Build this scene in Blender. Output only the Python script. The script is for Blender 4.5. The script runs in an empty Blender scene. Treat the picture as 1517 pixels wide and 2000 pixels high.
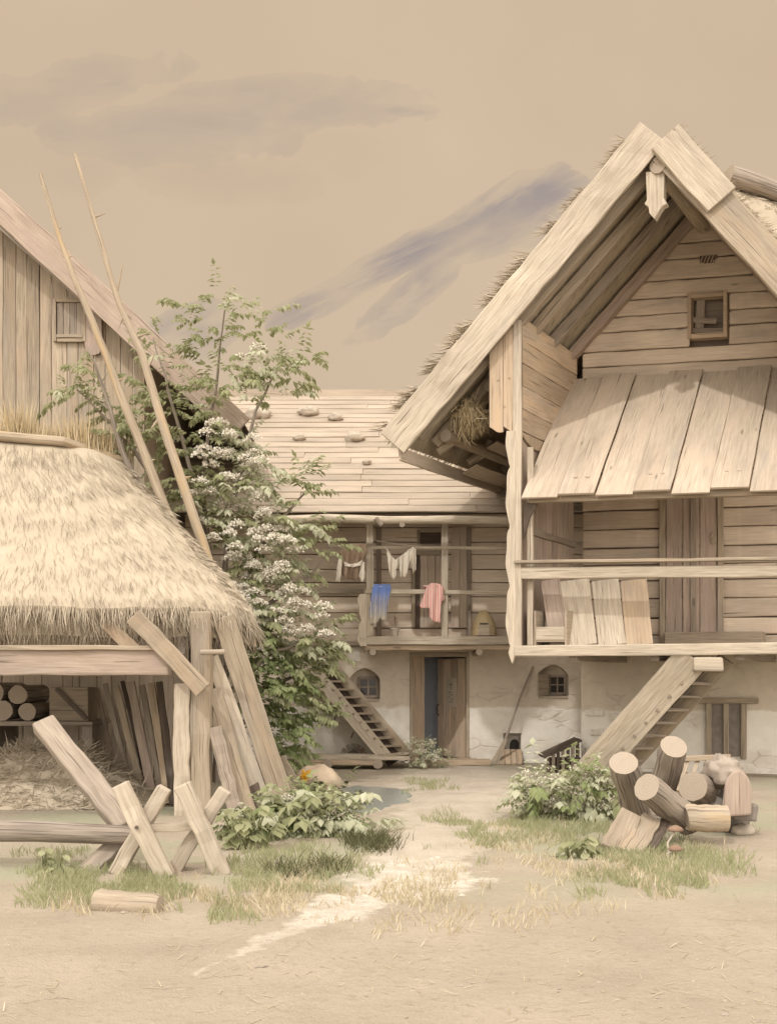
import bpy, bmesh, math, random
from mathutils import Vector, noise
random.seed(11)
S = bpy.context.scene
COL = S.collection
F = 2200.0                      # focal length in photograph pixels
EYE = 1.6
V3 = Vector

# ------------------------------------------------------------------ camera
cam = bpy.data.objects.new('camera', bpy.data.cameras.new('camera'))
COL.objects.link(cam)
cam.location = (0, 0, EYE)
cam.rotation_euler = (math.radians(90), 0, 0)
cam.data.lens = 36 * F / 2000
cam.data.sensor_width = 36
cam.data.shift_y = 0.161
cam.data.clip_end = 2000
S.camera = cam
S.view_settings.view_transform = 'Standard'
S.view_settings.look = 'None'
S.view_settings.exposure = 0.0
S.view_settings.gamma = 1.0

# ------------------------------------------------------------------ node helper
DES = 0.0                       # how far material colours are greyed to offset the tan sky light
def dz_col(c):
    l = .3 * c[0] + .55 * c[1] + .15 * c[2]
    return tuple(q + (l - q) * DES for q in c[:3])
class NT:
    def __init__(s, nt):
        s.t = nt
        nt.nodes.clear()
    def n(s, typ, **kw):
        x = s.t.nodes.new(typ)
        for k, v in kw.items():
            setattr(x, k, v)
        return x
    def put(s, sock, v):
        if isinstance(v, bpy.types.NodeSocket):
            s.t.links.new(v, sock)
        elif v is not None:
            sock.default_value = v
    def m(s, op, a, b=None, c=None, clamp=False):
        x = s.n('ShaderNodeMath', operation=op, use_clamp=clamp)
        for i, v in enumerate((a, b, c)):
            s.put(x.inputs[i], v)
        return x.outputs[0]
    def mix(s, f, a, b, typ='MIX'):
        x = s.n('ShaderNodeMix', data_type='RGBA', blend_type=typ)
        s.put(x.inputs[0], f)
        s.put(x.inputs[6], a if isinstance(a, bpy.types.NodeSocket) else (*dz_col(a), 1))
        s.put(x.inputs[7], b if isinstance(b, bpy.types.NodeSocket) else (*dz_col(b), 1))
        return x.outputs[2]
    def noise(s, vec, scale, detail=4, rough=.55, dist=0):
        x = s.n('ShaderNodeTexNoise')
        s.put(x.inputs['Vector'], vec)
        x.inputs['Scale'].default_value = scale
        x.inputs['Detail'].default_value = detail
        x.inputs['Roughness'].default_value = rough
        x.inputs['Distortion'].default_value = dist
        return x.outputs[0]
    def map(s, vec, scale=(1, 1, 1), loc=(0, 0, 0)):
        x = s.n('ShaderNodeMapping')
        s.put(x.inputs['Vector'], vec)
        x.inputs['Scale'].default_value = scale
        x.inputs['Location'].default_value = loc
        return x.outputs[0]
    def rng(s, v, a, b, c, d):
        x = s.n('ShaderNodeMapRange')
        s.put(x.inputs[0], v)
        for i, q in enumerate((a, b, c, d)):
            x.inputs[i + 1].default_value = q
        return x.outputs[0]
    def smooth(s, v, a, b, c=0., d=1.):
        x = s.n('ShaderNodeMapRange', interpolation_type='SMOOTHSTEP')
        s.put(x.inputs[0], v)
        for i, q in enumerate((a, b, c, d)):
            x.inputs[i + 1].default_value = q
        return x.outputs[0]
    def ramp(s, f, stops):
        x = s.n('ShaderNodeValToRGB')
        s.put(x.inputs[0], f)
        e = x.color_ramp.elements
        while len(e) < len(stops):
            e.new(.5)
        for k, (p, c) in enumerate(stops):
            e[k].position = p
            e[k].color = (*dz_col(c), 1)
        return x.outputs[0]

# ------------------------------------------------------------------ sun and sky
SUN = V3((.30, .60, -.75)).normalized()
sl = bpy.data.lights.new('sun', 'SUN')
sl.energy = 1.5
sl.angle = math.radians(1.5)
sl.color = (1, .95, .88)
so = bpy.data.objects.new('sun', sl)
COL.objects.link(so)
so.rotation_euler = SUN.to_track_quat('-Z', 'Y').to_euler()
so.location = (-6, -8, 14)

W = bpy.data.worlds.new('World')
S.world = W
W.use_nodes = True
w = NT(W.node_tree)
tc = w.n('ShaderNodeTexCoord').outputs['Generated']
sx = w.n('ShaderNodeSeparateXYZ')
w.put(sx.inputs[0], tc)
dx, dy, dz = sx.outputs
yy = w.m('MAXIMUM', dy, .08)
ax, bz = w.m('DIVIDE', dx, yy), w.m('DIVIDE', dz, yy)
cb = w.n('ShaderNodeCombineXYZ')
w.put(cb.inputs[0], ax)
w.put(cb.inputs[1], bz)
pv = cb.outputs[0]
n1 = w.m('SUBTRACT', w.noise(pv, 7, 4, .55), .5)
n2 = w.m('SUBTRACT', w.noise(w.map(pv, (1, 1, 1), (5, 3, 0)), 20, 3, .6), .5)
STK = []
for dg in (4, 27):
    c1, s1 = math.cos(math.radians(dg)), math.sin(math.radians(dg))
    st = w.n('ShaderNodeCombineXYZ')
    w.put(st.inputs[0], w.m('MULTIPLY', w.m('ADD', w.m('MULTIPLY', ax, c1), w.m('MULTIPLY', bz, s1)), 9))
    w.put(st.inputs[1], w.m('MULTIPLY', w.m('SUBTRACT', w.m('MULTIPLY', bz, c1), w.m('MULTIPLY', ax, s1)), 36))
    STK.append(w.smooth(w.noise(w.map(st.outputs[0], (1, 1, 1), (3.3, 7.1, 0)), 1.0, 4, .6, .4), .34, .60))
def blob(px, py, rx, ry, deg, amp=1.0, rag=1.2, soft=.75):
    a0, b0 = (px - 758.5) / F, (1322 - py) / F
    c, s_ = math.cos(math.radians(deg)), math.sin(math.radians(deg))
    da, db = w.m('SUBTRACT', ax, a0), w.m('SUBTRACT', bz, b0)
    p = w.m('DIVIDE', w.m('ADD', w.m('MULTIPLY', da, c), w.m('MULTIPLY', db, s_)), rx / F)
    q = w.m('DIVIDE', w.m('SUBTRACT', w.m('MULTIPLY', db, c), w.m('MULTIPLY', da, s_)), ry / F)
    d = w.m('SQRT', w.m('ADD', w.m('MULTIPLY', p, p), w.m('MULTIPLY', q, q)))
    d = w.m('ADD', d, w.m('ADD', w.m('MULTIPLY', n1, rag), w.m('MULTIPLY', n2, rag * .45)))
    streak = w.m('ADD', w.m('MULTIPLY', STK[1 if deg > 15 else 0], soft), 1 - soft)
    body = w.m('ADD', w.m('MULTIPLY', w.smooth(d, 1.03, .95), .42), w.m('MULTIPLY', w.smooth(d, 1.15, .25), .58))
    return w.m('MULTIPLY', w.m('MULTIPLY', body, streak), amp)
acc = None
for b in ((850, 465, 370, 34, 28, .95, 1.5), (1040, 390, 170, 52, 22, .9, 1.9), (960, 470, 150, 30, 20, .7, 1.6), (800, 575, 150, 36, 38, .85, 1.7), (640, 572, 150, 18, 22, .6, 1.6), (1090, 440, 90, 26, 20, .5, 1.8),
          (330, 250, 260, 85, 4, .46, 2.1, .4), (170, 170, 230, 60, 12, .36, 2.1, .4), (560, 200, 300, 60, 0, .35, 1.9, .5), (225, 160, 60, 12, 10, .6),
          (800, 215, 60, 14, 0, .5), (380, 650, 110, 70, 30, .55)):
    o = blob(*b)
    acc = o if acc is None else w.m('MAXIMUM', acc, o)
wash = w.rng(w.noise(w.map(pv, (1, 2.2, 1), (2, 2, 0)), 5.0, 5, .6), .3, .7, .55, 1.2)
acc = w.m('MULTIPLY', acc, wash)
paper = w.mix(w.rng(w.noise(pv, 3.0, 3), .3, .7, 0, 1), (.632, .484, .330), (.688, .534, .372))
cum = w.m('MAXIMUM', blob(400, 350, 200, 55, -4, .75, 2.2, .3), w.m('MAXIMUM', blob(170, 330, 90, 60, 0, .75, 2.2, .3), blob(650, 300, 120, 50, 0, .3, 2.2)))
sky = w.mix(acc, paper, (.355, .300, .285))
sky = w.mix(cum, sky, (.60, .465, .325))
# unseen sky behind the viewer and overhead, brightened as fill for shaded walls
back = w.smooth(w.m('ADD', w.m('MULTIPLY', dy, -1), w.m('MULTIPLY', w.m('MAXIMUM', dz, 0), .9)), -.30, .70)
sky = w.mix(back, sky, (2.3, 2.08, 1.82))
bg = w.n('ShaderNodeBackground')
w.put(bg.inputs[0], sky)
bg.inputs[1].default_value = .96
nsh = w.n('ShaderNodeTexSky', sky_type='NISHITA')
nsh.sun_disc = False
nsh.sun_elevation = math.asin(-SUN.z)
nsh.sun_rotation = math.atan2(-SUN.x, -SUN.y)
nsh.dust_density = 5
bg2 = w.n('ShaderNodeBackground')
w.put(bg2.inputs[0], nsh.outputs[0])
bg2.inputs[1].default_value = .006
ad = w.n('ShaderNodeAddShader')
w.put(ad.inputs[0], bg.outputs[0])
w.put(ad.inputs[1], bg2.outputs[0])
wo = w.n('ShaderNodeOutputWorld')
w.put(wo.inputs[0], ad.outputs[0])

# ------------------------------------------------------------------ materials
MAT = {}
DES = .30
def newmat(name):
    m = bpy.data.materials.new(name)
    m.use_nodes = True
    MAT[name] = m
    return NT(m.node_tree)
def finish(t, color, rough=.85, bump=None, bs=.3, bd=.01, spec=.25):
    p = t.n('ShaderNodeBsdfPrincipled')
    t.put(p.inputs['Base Color'], color)
    t.put(p.inputs['Roughness'], rough)
    p.inputs['Specular IOR Level'].default_value = spec
    if bump is not None:
        b = t.n('ShaderNodeBump')
        b.inputs['Strength'].default_value = bs
        b.inputs['Distance'].default_value = bd
        t.put(b.inputs['Height'], bump)
        t.put(p.inputs['Normal'], b.outputs[0])
    o = t.n('ShaderNodeOutputMaterial')
    t.put(o.inputs[0], p.outputs[0])
    return p
def wood(name, light, dark, crack=(.17, .125, .09), tint=None, knots=True, cr=.62, iv=1.0):
    t = newmat(name)
    uv = t.n('ShaderNodeUVMap').outputs[0]
    isl = t.n('ShaderNodeNewGeometry').outputs['Random Per Island']
    g = t.noise(t.map(uv, (1.3, 20, 1)), 1.6, 7, .62, .35)
    fine = t.noise(t.map(uv, (3, 90, 1), (3, 1, 0)), 1.0, 4, .6)
    c = t.ramp(g, ((.30, dark), (.58, light), (.80, tuple(min(1, q * 1.18) for q in light))))
    c = t.mix(t.rng(fine, .35, .65, 0, .35), c, dark)
    big = t.noise(t.map(uv, (.55, 1.4, 1), (9, 2, 0)), 1.0, 3)
    c = t.mix(1.0, c, t.mix(t.rng(big, .3, .7, 0, 1), (.80, .78, .77), (1.12, 1.10, 1.08)), 'MULTIPLY')
    wx = t.noise(t.map(uv, (.35, 2.2, 1), (5, 5, 0)), 1.3, 5, .65)
    c = t.mix(t.smooth(wx, .52, .72, 0, .55), c, (.34, .30, .26))
    if tint:
        st = t.noise(t.map(uv, (.7, 3, 1), (1, 7, 0)), 1.2, 4)
        c = t.mix(t.smooth(st, .50, .68, 0, .75), c, tint)
    if knots:
        v = t.n('ShaderNodeTexVoronoi')
        t.put(v.inputs['Vector'], t.map(uv, (.9, 3.2, 1), (2, 4, 0)))
        v.inputs['Scale'].default_value = 1.0
        c = t.mix(t.smooth(v.outputs['Distance'], .085, .045, 0, .8), c, tuple(q * .55 for q in dark))
    ck = t.noise(t.map(uv, (.8, 42, 1), (7, 7, 0)), 1.0, 3, .5, .2)
    cm = t.smooth(ck, cr, cr + .07)
    c = t.mix(t.m('MULTIPLY', cm, .8), c, crack)
    c = t.mix(1.0, c, t.mix(isl, tuple(1 - iv * q for q in (.20, .21, .22)), tuple(1 + iv * q for q in (.15, .14, .13))), 'MULTIPLY')
    h = t.m('SUBTRACT', t.m('ADD', g, t.m('MULTIPLY', fine, .4)), t.m('MULTIPLY', cm, 1.1))
    finish(t, c, .85, h, .55, .012)
wood('wood_tan', (.50, .405, .28), (.33, .255, .17), tint=(.46, .33, .20))
wood('wood_wall', (.70, .57, .425), (.56, .445, .32), tint=(.62, .48, .355), cr=.67, iv=.6)
wood('wood_pale', (.66, .57, .43), (.43, .345, .24), cr=.64)
wood('wood_rose', (.54, .415, .32), (.40, .295, .225), tint=(.46, .335, .27))
wood('wood_grey', (.43, .35, .265), (.28, .22, .165))
wood('wood_orange', (.60, .45, .29), (.46, .33, .20), tint=(.60, .40, .22))
wood('wood_awning', (.58, .475, .345), (.43, .34, .24), tint=(.56, .42, .29), cr=.65, iv=.7)
wood('wood_facade', (.82, .685, .52), (.68, .55, .405), tint=(.74, .58, .43), cr=.68, iv=.5)
wood('wood_door', (.76, .585, .41), (.60, .44, .29), tint=(.78, .53, .31))
wood('wood_yellow', (.60, .45, .22), (.42, .29, .13))
wood('wood_lining', (.30, .24, .18), (.22, .17, .13), knots=False)
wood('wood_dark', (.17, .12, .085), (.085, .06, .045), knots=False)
wood('wood_roof', (.50, .405, .295), (.40, .315, .225), tint=(.49, .385, .285), knots=False, cr=.68, iv=.3)
wood('bark', (.40, .33, .26), (.22, .175, .135), crack=(.12, .09, .07), cr=.55)
wood('bark_pale', (.52, .42, .28), (.33, .25, .16), tint=(.50, .33, .13), cr=.62)

t = newmat('end_grain')
uv = t.n('ShaderNodeUVMap').outputs[0]
d = t.n('ShaderNodeVectorMath', operation='LENGTH')
t.put(d.inputs[0], t.map(uv, (1, 1, 1)))
rr = t.m('ADD', t.m('MULTIPLY', d.outputs['Value'], 210), t.m('MULTIPLY', t.noise(uv, 9, 3), 7))
ring = t.m('SINE', rr)
c = t.mix(t.rng(ring, -1, 1, .1, .42), (.42, .33, .235), (.33, .255, .18))
c = t.mix(t.smooth(t.noise(t.map(uv, (1, 1, 1), (3, 3, 0)), 14, 5), .55, .7, 0, .6), c, (.36, .27, .19))
gr_ = t.n('ShaderNodeTexGradient', gradient_type='RADIAL')
t.put(gr_.inputs[0], uv)
rad_ = t.noise(t.map(gr_.outputs[0], (1, 1, 1)), 26, 2, .5)
c = t.mix(t.m('MULTIPLY', t.smooth(rad_, .64, .70), .75), c, (.17, .125, .09))
c = t.mix(t.smooth(t.noise(uv, 5, 4), .5, .75, 0, .5), c, (.40, .33, .26))
finish(t, c, .9, ring, .15, .004)

def plain(name, c1, c2, scale=6, c3=None, rough=.9, bs=.4, bd=.02, det=6):
    t = newmat(name)
    tcn = t.n('ShaderNodeTexCoord').outputs['Object']
    a = t.noise(tcn, scale, det, .6)
    b = t.noise(t.map(tcn, (1, 1, 1), (4, 9, 2)), scale * .22, 4, .6)
    c = t.mix(t.rng(a, .3, .7, 0, 1), c1, c2)
    if c3:
        c = t.mix(t.smooth(b, .48, .66, 0, .8), c, c3)
    finish(t, c, rough, a, bs, bd)
# lime plaster over rubble: stains and worn patches showing the stone
t = newmat('plaster')
tcn = t.n('ShaderNodeTexCoord').outputs['Object']
a = t.noise(tcn, 5, 7, .62)
b = t.noise(t.map(tcn, (.8, .8, 1.6)), 1.3, 5, .6)
vo = t.n('ShaderNodeTexVoronoi', feature='DISTANCE_TO_EDGE')
t.put(vo.inputs['Vector'], t.map(tcn, (2.2, 2.2, 4.2)))
vo.inputs['Scale'].default_value = 1.0
edge = t.smooth(t.m('ADD', vo.outputs[0], t.m('MULTIPLY', t.m('SUBTRACT', a, .5), .12)), .07, .0)
worn = t.smooth(b, .47, .66)
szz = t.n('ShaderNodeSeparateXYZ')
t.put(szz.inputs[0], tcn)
sun_edge = t.m('ADD', szz.outputs[2], t.m('MULTIPLY', t.m('SUBTRACT', t.noise(t.map(tcn, (1, 1, 3)), 1.6, 6, .7), .5), .30))
lw = t.smooth(sun_edge, 1.06, 1.0)  # sunlit wall foot painted into the colour: paler below, tan where shade falls
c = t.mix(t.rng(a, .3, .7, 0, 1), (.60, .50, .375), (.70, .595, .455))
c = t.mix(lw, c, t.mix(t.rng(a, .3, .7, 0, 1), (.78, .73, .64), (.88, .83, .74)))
c = t.mix(t.m('MULTIPLY', worn, .5), c, (.62, .52, .40))
c = t.mix(t.m('MULTIPLY', t.m('MULTIPLY', edge, worn), .3), c, (.42, .33, .24))
finish(t, c, .92, t.m('SUBTRACT', a, t.m('MULTIPLY', t.m('MULTIPLY', edge, worn), .8)), .5, .03)
plain('stone', (.42, .35, .27), (.58, .49, .37), 9, (.46, .32, .22))
plain('stone_warm', (.48, .35, .22), (.58, .44, .28), 6, (.52, .33, .18))
plain('stone_white', (.66, .60, .50), (.82, .77, .68), 14, (.58, .50, .38))
plain('stone_pale', (.52, .45, .35), (.66, .59, .48), 9)
plain('stone_dark', (.20, .17, .145), (.30, .25, .21), 9)
plain('plaster_blue', (.42, .46, .56), (.50, .54, .62), 6)
plain('iron', (.06, .055, .05), (.10, .085, .07), 20)
plain('clay', (.52, .44, .34), (.62, .53, .41), 20)
plain('paper', (.60, .50, .36), (.66, .56, .42), 8, bs=.1)
plain('ink', (.12, .09, .07), (.16, .12, .09), 8, bs=.1)
plain('cloth_white', (.60, .52, .40), (.72, .64, .52), 12, bs=.1)
plain('cloth_brown', (.26, .165, .095), (.34, .225, .14), 30, bs=.1)
plain('soil_dark', (.10, .08, .06), (.16, .12, .08), 20)
plain('stump', (.33, .265, .20), (.45, .365, .28), 14, (.27, .21, .16), bs=.7)
plain('cap_brown', (.24, .135, .075), (.34, .20, .12), 40)
plain('rope', (.40, .32, .22), (.50, .41, .29), 40)
t = newmat('glass')
finish(t, (.035, .03, .03, 1), .12, spec=.5)
t = newmat('water')
tcn = t.n('ShaderNodeTexCoord').outputs['Object']
finish(t, t.mix(t.noise(tcn, 2, 3), (.22, .27, .26), (.30, .34, .31)), .12, t.noise(t.map(tcn, (1, 3, 1)), 5, 3), .12, .02, spec=.5)

def stripecloth(name, ca, cw, k, bias, off=0):
    t = newmat(name)
    uv = t.n('ShaderNodeUVMap').outputs[0]
    s_ = t.n('ShaderNodeSeparateXYZ')
    t.put(s_.inputs[0], uv)
    wv = t.m('SINE', t.m('ADD', t.m('MULTIPLY', s_.outputs[0], k), t.m('MULTIPLY', t.noise(t.map(uv, (6, 1.5, 1)), 2, 3), 3)))
    f = t.smooth(t.m('ADD', t.m('ADD', wv, off), t.m('MULTIPLY', t.m('SUBTRACT', s_.outputs[1], .42), bias)), -.15, .45)
    finish(t, t.mix(f, cw, ca), .9, t.noise(uv, 200, 2), .1, .003)
DES = .0
stripecloth('cloth_blue', (.13, .20, .46), (.60, .55, .46), 70, 3.2)
stripecloth('cloth_red', (.62, .11, .14), (.72, .62, .53), 95, .2, -.2)

DES = .24
def strand(name, stops, trans=0.0, rough=.8):
    t = newmat(name)
    isl = t.n('ShaderNodeNewGeometry').outputs['Random Per Island']
    tcn = t.n('ShaderNodeTexCoord').outputs['Object']
    f = t.m('ADD', t.m('MULTIPLY', isl, .6), t.rng(t.noise(tcn, 1.4, 4), .3, .7, 0, .4))
    c = t.ramp(f, stops)
    if trans:
        p = t.n('ShaderNodeBsdfPrincipled')
        t.put(p.inputs['Base Color'], c)
        p.inputs['Roughness'].default_value = rough
        p.inputs['Specular IOR Level'].default_value = .2
        tr = t.n('ShaderNodeBsdfTranslucent')
        t.put(tr.inputs[0], c)
        mx = t.n('ShaderNodeMixShader')
        mx.inputs[0].default_value = trans
        t.put(mx.inputs[1], p.outputs[0])
        t.put(mx.inputs[2], tr.outputs[0])
        o = t.n('ShaderNodeOutputMaterial')
        t.put(o.inputs[0], mx.outputs[0])
    else:
        finish(t, c, rough)
strand('thatch', ((0, (.33, .265, .18)), (.3, (.40, .325, .225)), (.6, (.46, .375, .26)), (.85, (.52, .435, .315)), (1, (.58, .505, .39))))
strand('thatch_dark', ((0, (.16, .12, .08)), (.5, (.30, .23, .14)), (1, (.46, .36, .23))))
strand('straw_gold', ((0, (.40, .28, .13)), (.5, (.56, .42, .20)), (1, (.72, .62, .42))))
DES = .06
strand('leaf_green', ((0, (.22, .24, .12)), (.4, (.35, .37, .20)), (.75, (.46, .47, .28)), (1, (.58, .59, .39))), .5)
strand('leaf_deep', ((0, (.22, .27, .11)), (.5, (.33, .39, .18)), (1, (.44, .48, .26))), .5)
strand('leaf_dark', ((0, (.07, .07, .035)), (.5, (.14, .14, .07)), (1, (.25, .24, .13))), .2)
strand('leaf_pale', ((0, (.42, .44, .28)), (.5, (.57, .58, .42)), (1, (.70, .70, .55))), .45)
DES = .2
strand('blossom', ((0, (.62, .56, .44)), (.5, (.74, .69, .58)), (1, (.82, .78, .70))), .2)
DES = 0.0
strand('petal_yellow', ((0, (.70, .38, .03)), (1, (.80, .50, .06))), .2)
DES = .12
strand('grass_green', ((0, (.27, .29, .145)), (.5, (.39, .405, .22)), (1, (.52, .51, .32))), .4)
strand('grass_dry', ((0, (.38, .32, .19)), (.5, (.55, .47, .31)), (1, (.72, .65, .50))), .2)
strand('twig', ((0, (.20, .14, .09)), (1, (.34, .25, .16))))

# ------------------------------------------------------------------ mesh builder
def P(px, py, Y):
    return V3(((px - 758.5) / F * Y, Y, EYE - (py - 1322) / F * Y))
def G(px, py, z=0.0):
    Y = F * (EYE - z) / (py - 1322)
    return V3(((px - 758.5) / F * Y, Y, z))
UP = V3((0, 0, 1))
XA = V3((1, 0, 0))
YA = V3((0, 1, 0))

class MB:
    def __init__(s):
        s.v, s.f, s.uv, s.mi = [], [], [], []
    def face(s, idx, uvs, mi=0):
        s.f.append(idx)
        s.uv.append(uvs)
        s.mi.append(mi)
    def beam(s, a, b, w_, t_, side=XA, segs=4, jit=.004, w2=None, t2=None, mi=0, bow=0, skew=False):
        a, b = V3(a), V3(b)
        d = (b - a)
        L = d.length
        d = d / L
        sd = V3(side) - d * V3(side).dot(d)
        if sd.length < 1e-4:
            sd = d.orthogonal()
        sd.normalize()
        n = d.cross(sd).normalized()
        if skew:
            sd = V3(side).normalized()
        w2 = w_ if w2 is None else w2
        t2 = t_ if t2 is None else t2
        ru, rv = random.uniform(0, 50), random.uniform(0, 50)
        i0 = len(s.v)
        for k in range(segs + 1):
            q = k / segs
            c = a.lerp(b, q) + n * bow * math.sin(q * math.pi)
            ww, tt = (w_ + (w2 - w_) * q) / 2, (t_ + (t2 - t_) * q) / 2
            for (x, y) in ((-1, -1), (1, -1), (1, 1), (-1, 1)):
                s.v.append(c + sd * (x * ww + random.uniform(-jit, jit)) + n * (y * tt + random.uniform(-jit, jit)))
        per = [0, w_, w_ + t_, 2 * w_ + t_, 2 * w_ + 2 * t_]
        for k in range(segs):
            for j in range(4):
                A_, B_ = i0 + k * 4 + j, i0 + k * 4 + (j + 1) % 4
                u0, u1 = ru + L * k / segs, ru + L * (k + 1) / segs
                s.face([A_, B_, B_ + 4, A_ + 4], [(u0, rv + per[j]), (u0, rv + per[j + 1]), (u1, rv + per[j + 1]), (u1, rv + per[j])], mi)
        e = i0 + segs * 4
        s.face([i0 + 3, i0 + 2, i0 + 1, i0], [(ru, rv), (ru + t_, rv), (ru + t_, rv + w_), (ru, rv + w_)], mi)
        s.face([e, e + 1, e + 2, e + 3], [(ru, rv), (ru + t_, rv), (ru + t_, rv + w_), (ru, rv + w_)], mi)
        return s
    def box(s, lo, hi, jit=.0, mi=0):
        lo, hi = V3(lo), V3(hi)
        c = (lo + hi) / 2
        d = hi - lo
        ax_ = max(range(3), key=lambda i: d[i])
        if ax_ == 0:
            return s.beam((lo.x, c.y, c.z), (hi.x, c.y, c.z), d.z, d.y, UP, 3, jit, mi=mi)
        if ax_ == 1:
            return s.beam((c.x, lo.y, c.z), (c.x, hi.y, c.z), d.x, d.z, XA, 3, jit, mi=mi)
        return s.beam((c.x, c.y, lo.z), (c.x, c.y, hi.z), d.x, d.y, XA, 3, jit, mi=mi)
    def tube(s, pts, rad, n=10, jit=.0, emi=None, mi=0, flat=None):
        pts = [V3(p) for p in pts]
        if not isinstance(rad, (list, tuple)):
            rad = [rad] * len(pts)
        ru, rv = random.uniform(0, 50), random.uniform(0, 50)
        i0 = len(s.v)
        L = 0
        Ls = []
        ref = None
        for k, p in enumerate(pts):
            d = (pts[min(k + 1, len(pts) - 1)] - pts[max(k - 1, 0)]).normalized()
            if ref is None:
                ref = d.orthogonal().normalized()
            ref = (ref - d * ref.dot(d)).normalized()
            bn = d.cross(ref)
            if k:
                L += (p - pts[k - 1]).length
            Ls.append(L)
            for j in range(n):
                an = 2 * math.pi * j / n
                r = rad[k] * (1 + random.uniform(-jit, jit))
                s.v.append(p + (ref * math.cos(an) + bn * math.sin(an)) * r)
        for k in range(len(pts) - 1):
            for j in range(n):
                A_, B_ = i0 + k * n + j, i0 + k * n + (j + 1) % n
                per = 2 * math.pi * max(rad[0], .02)
                v0, v1 = rv + per * j / n, rv + per * (j + 1) / n
                s.face([A_, B_, B_ + n, A_ + n], [(ru + Ls[k], v0), (ru + Ls[k], v1), (ru + Ls[k + 1], v1), (ru + Ls[k + 1], v0)], mi)
        em = mi if emi is None else emi
        for base, r, rev in ((i0, rad[0], True), (i0 + (len(pts) - 1) * n, rad[-1], False)):
            cb0 = len(s.v)
            s.v += [s.v[base + j].copy() for j in range(n)]
            idx = [cb0 + j for j in range(n)]
            uv_ = [(r * math.cos(2 * math.pi * j / n), r * math.sin(2 * math.pi * j / n)) for j in range(n)]
            if rev:
                idx, uv_ = idx[::-1], uv_[::-1]
            s.face(idx, uv_, em)
        return s
    def prism(s, pts, ext, mi=0):
        pts = [V3(p) for p in pts]
        ext = V3(ext)
        ru, rv = random.uniform(0, 50), random.uniform(0, 50)
        i0, n = len(s.v), len(pts)
        s.v += pts + [p + ext for p in pts]
        up = (pts[-1] - pts[0])
        def uv_(p):
            return (ru + p.z, rv + p.x + p.y * .5)
        s.face([i0 + j for j in range(n)], [uv_(p) for p in pts], mi)
        s.face([i0 + n + j for j in range(n)][::-1], [uv_(p) for p in pts][::-1], mi)
        for j in range(n):
            k = (j + 1) % n
            s.face([i0 + j, i0 + n + j, i0 + n + k, i0 + k], [uv_(pts[j]), uv_(pts[j] + ext), uv_(pts[k] + ext), uv_(pts[k])], mi)
        return s
    def blade(s, p, d, L, wd, side=None, bend=None, mi=0):
        p, d = V3(p), V3(d).normalized()
        sd = V3(side) if side is not None else d.cross(V3((random.uniform(-1, 1), random.uniform(-1, 1), random.uniform(-1, 1))))
        if sd.length < 1e-4:
            sd = d.orthogonal()
        sd.normalize()
        m_ = p + d * L * .55
        e = p + d * L
        if bend is not None:
            e = e + V3(bend) * L
            m_ = m_ + V3(bend) * L * .3
        i = len(s.v)
        s.v += [p - sd * wd / 2, p + sd * wd / 2, m_ + sd * wd * .4, m_ - sd * wd * .4, e]
        s.face([i, i + 1, i + 2, i + 3], [(0, 0), (1, 0), (1, .5), (0, .5)], mi)
        s.face([i + 3, i + 2, i + 4], [(0, .5), (1, .5), (.5, 1)], mi)
    def leaf(s, p, d, nrm, L, wd, curl=.25, mi=0):
        p, d = V3(p), V3(d).normalized()
        sd = d.cross(V3(nrm))
        if sd.length < 1e-3:
            sd = d.orthogonal()
        sd.normalize()
        nn = sd.cross(d).normalized()
        i = len(s.v)
        a = p + d * L * .45
        b = p + d * L - nn * L * curl
        s.v += [p, a + sd * wd / 2 - nn * wd * .12, a + nn * wd * .10, a - sd * wd / 2 - nn * wd * .12, b]
        s.face([i, i + 1, i + 2], [(0, 0), (1, .5), (.5, .5)], mi)
        s.face([i, i + 2, i + 3], [(0, 0), (.5, .5), (0, .5)], mi)
        s.face([i + 1, i + 4, i + 2], [(1, .5), (.5, 1), (.5, .5)], mi)
        s.face([i + 2, i + 4, i + 3], [(.5, .5), (.5, 1), (0, .5)], mi)
    def grid(s, fn, nu, nv, mi=0, flip=False):
        i0 = len(s.v)
        for a in range(nu + 1):
            for b in range(nv + 1):
                s.v.append(V3(fn(a / nu, b / nv)))
        for a in range(nu):
            for b in range(nv):
                i = i0 + a * (nv + 1) + b
                q = [i, i + nv + 1, i + nv + 2, i + 1]
                uv_ = [(a / nu, b / nv), ((a + 1) / nu, b / nv), ((a + 1) / nu, (b + 1) / nv), (a / nu, (b + 1) / nv)]
                if flip:
                    q, uv_ = q[::-1], uv_[::-1]
                s.face(q, uv_, mi)
        return s
    def blobs(s, c, r, seed=0, amp=.18, fr=1.6, nu=14, nv=10, mi=0, flatz=None):
        c = V3(c)
        r = V3(r) if not isinstance(r, (int, float)) else V3((r, r, r))
        i0 = len(s.v)
        off = V3((seed * 3.1, seed * 1.7, seed * .9))
        for b in range(nv + 1):
            th = math.pi * b / nv
            for a in range(nu):
                ph = 2 * math.pi * a / nu
                q = V3((math.sin(th) * math.cos(ph), math.sin(th) * math.sin(ph), math.cos(th)))
                k = 1 + amp * noise.fractal(q * fr + off, 1, 2, 4) * 1.3
                p = V3((q.x * r.x, q.y * r.y, q.z * r.z)) * k
                if flatz is not None and p.z < flatz:
                    p.z = flatz + (p.z - flatz) * .1
                s.v.append(c + p)
        for b in range(nv):
            for a in range(nu):
                A_, B_ = i0 + b * nu + a, i0 + b * nu + (a + 1) % nu
                s.face([A_, A_ + nu, B_ + nu, B_], [(a / nu, b / nv), (a / nu, (b + 1) / nv), ((a + 1) / nu, (b + 1) / nv), ((a + 1) / nu, b / nv)], mi)
        return s
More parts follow.
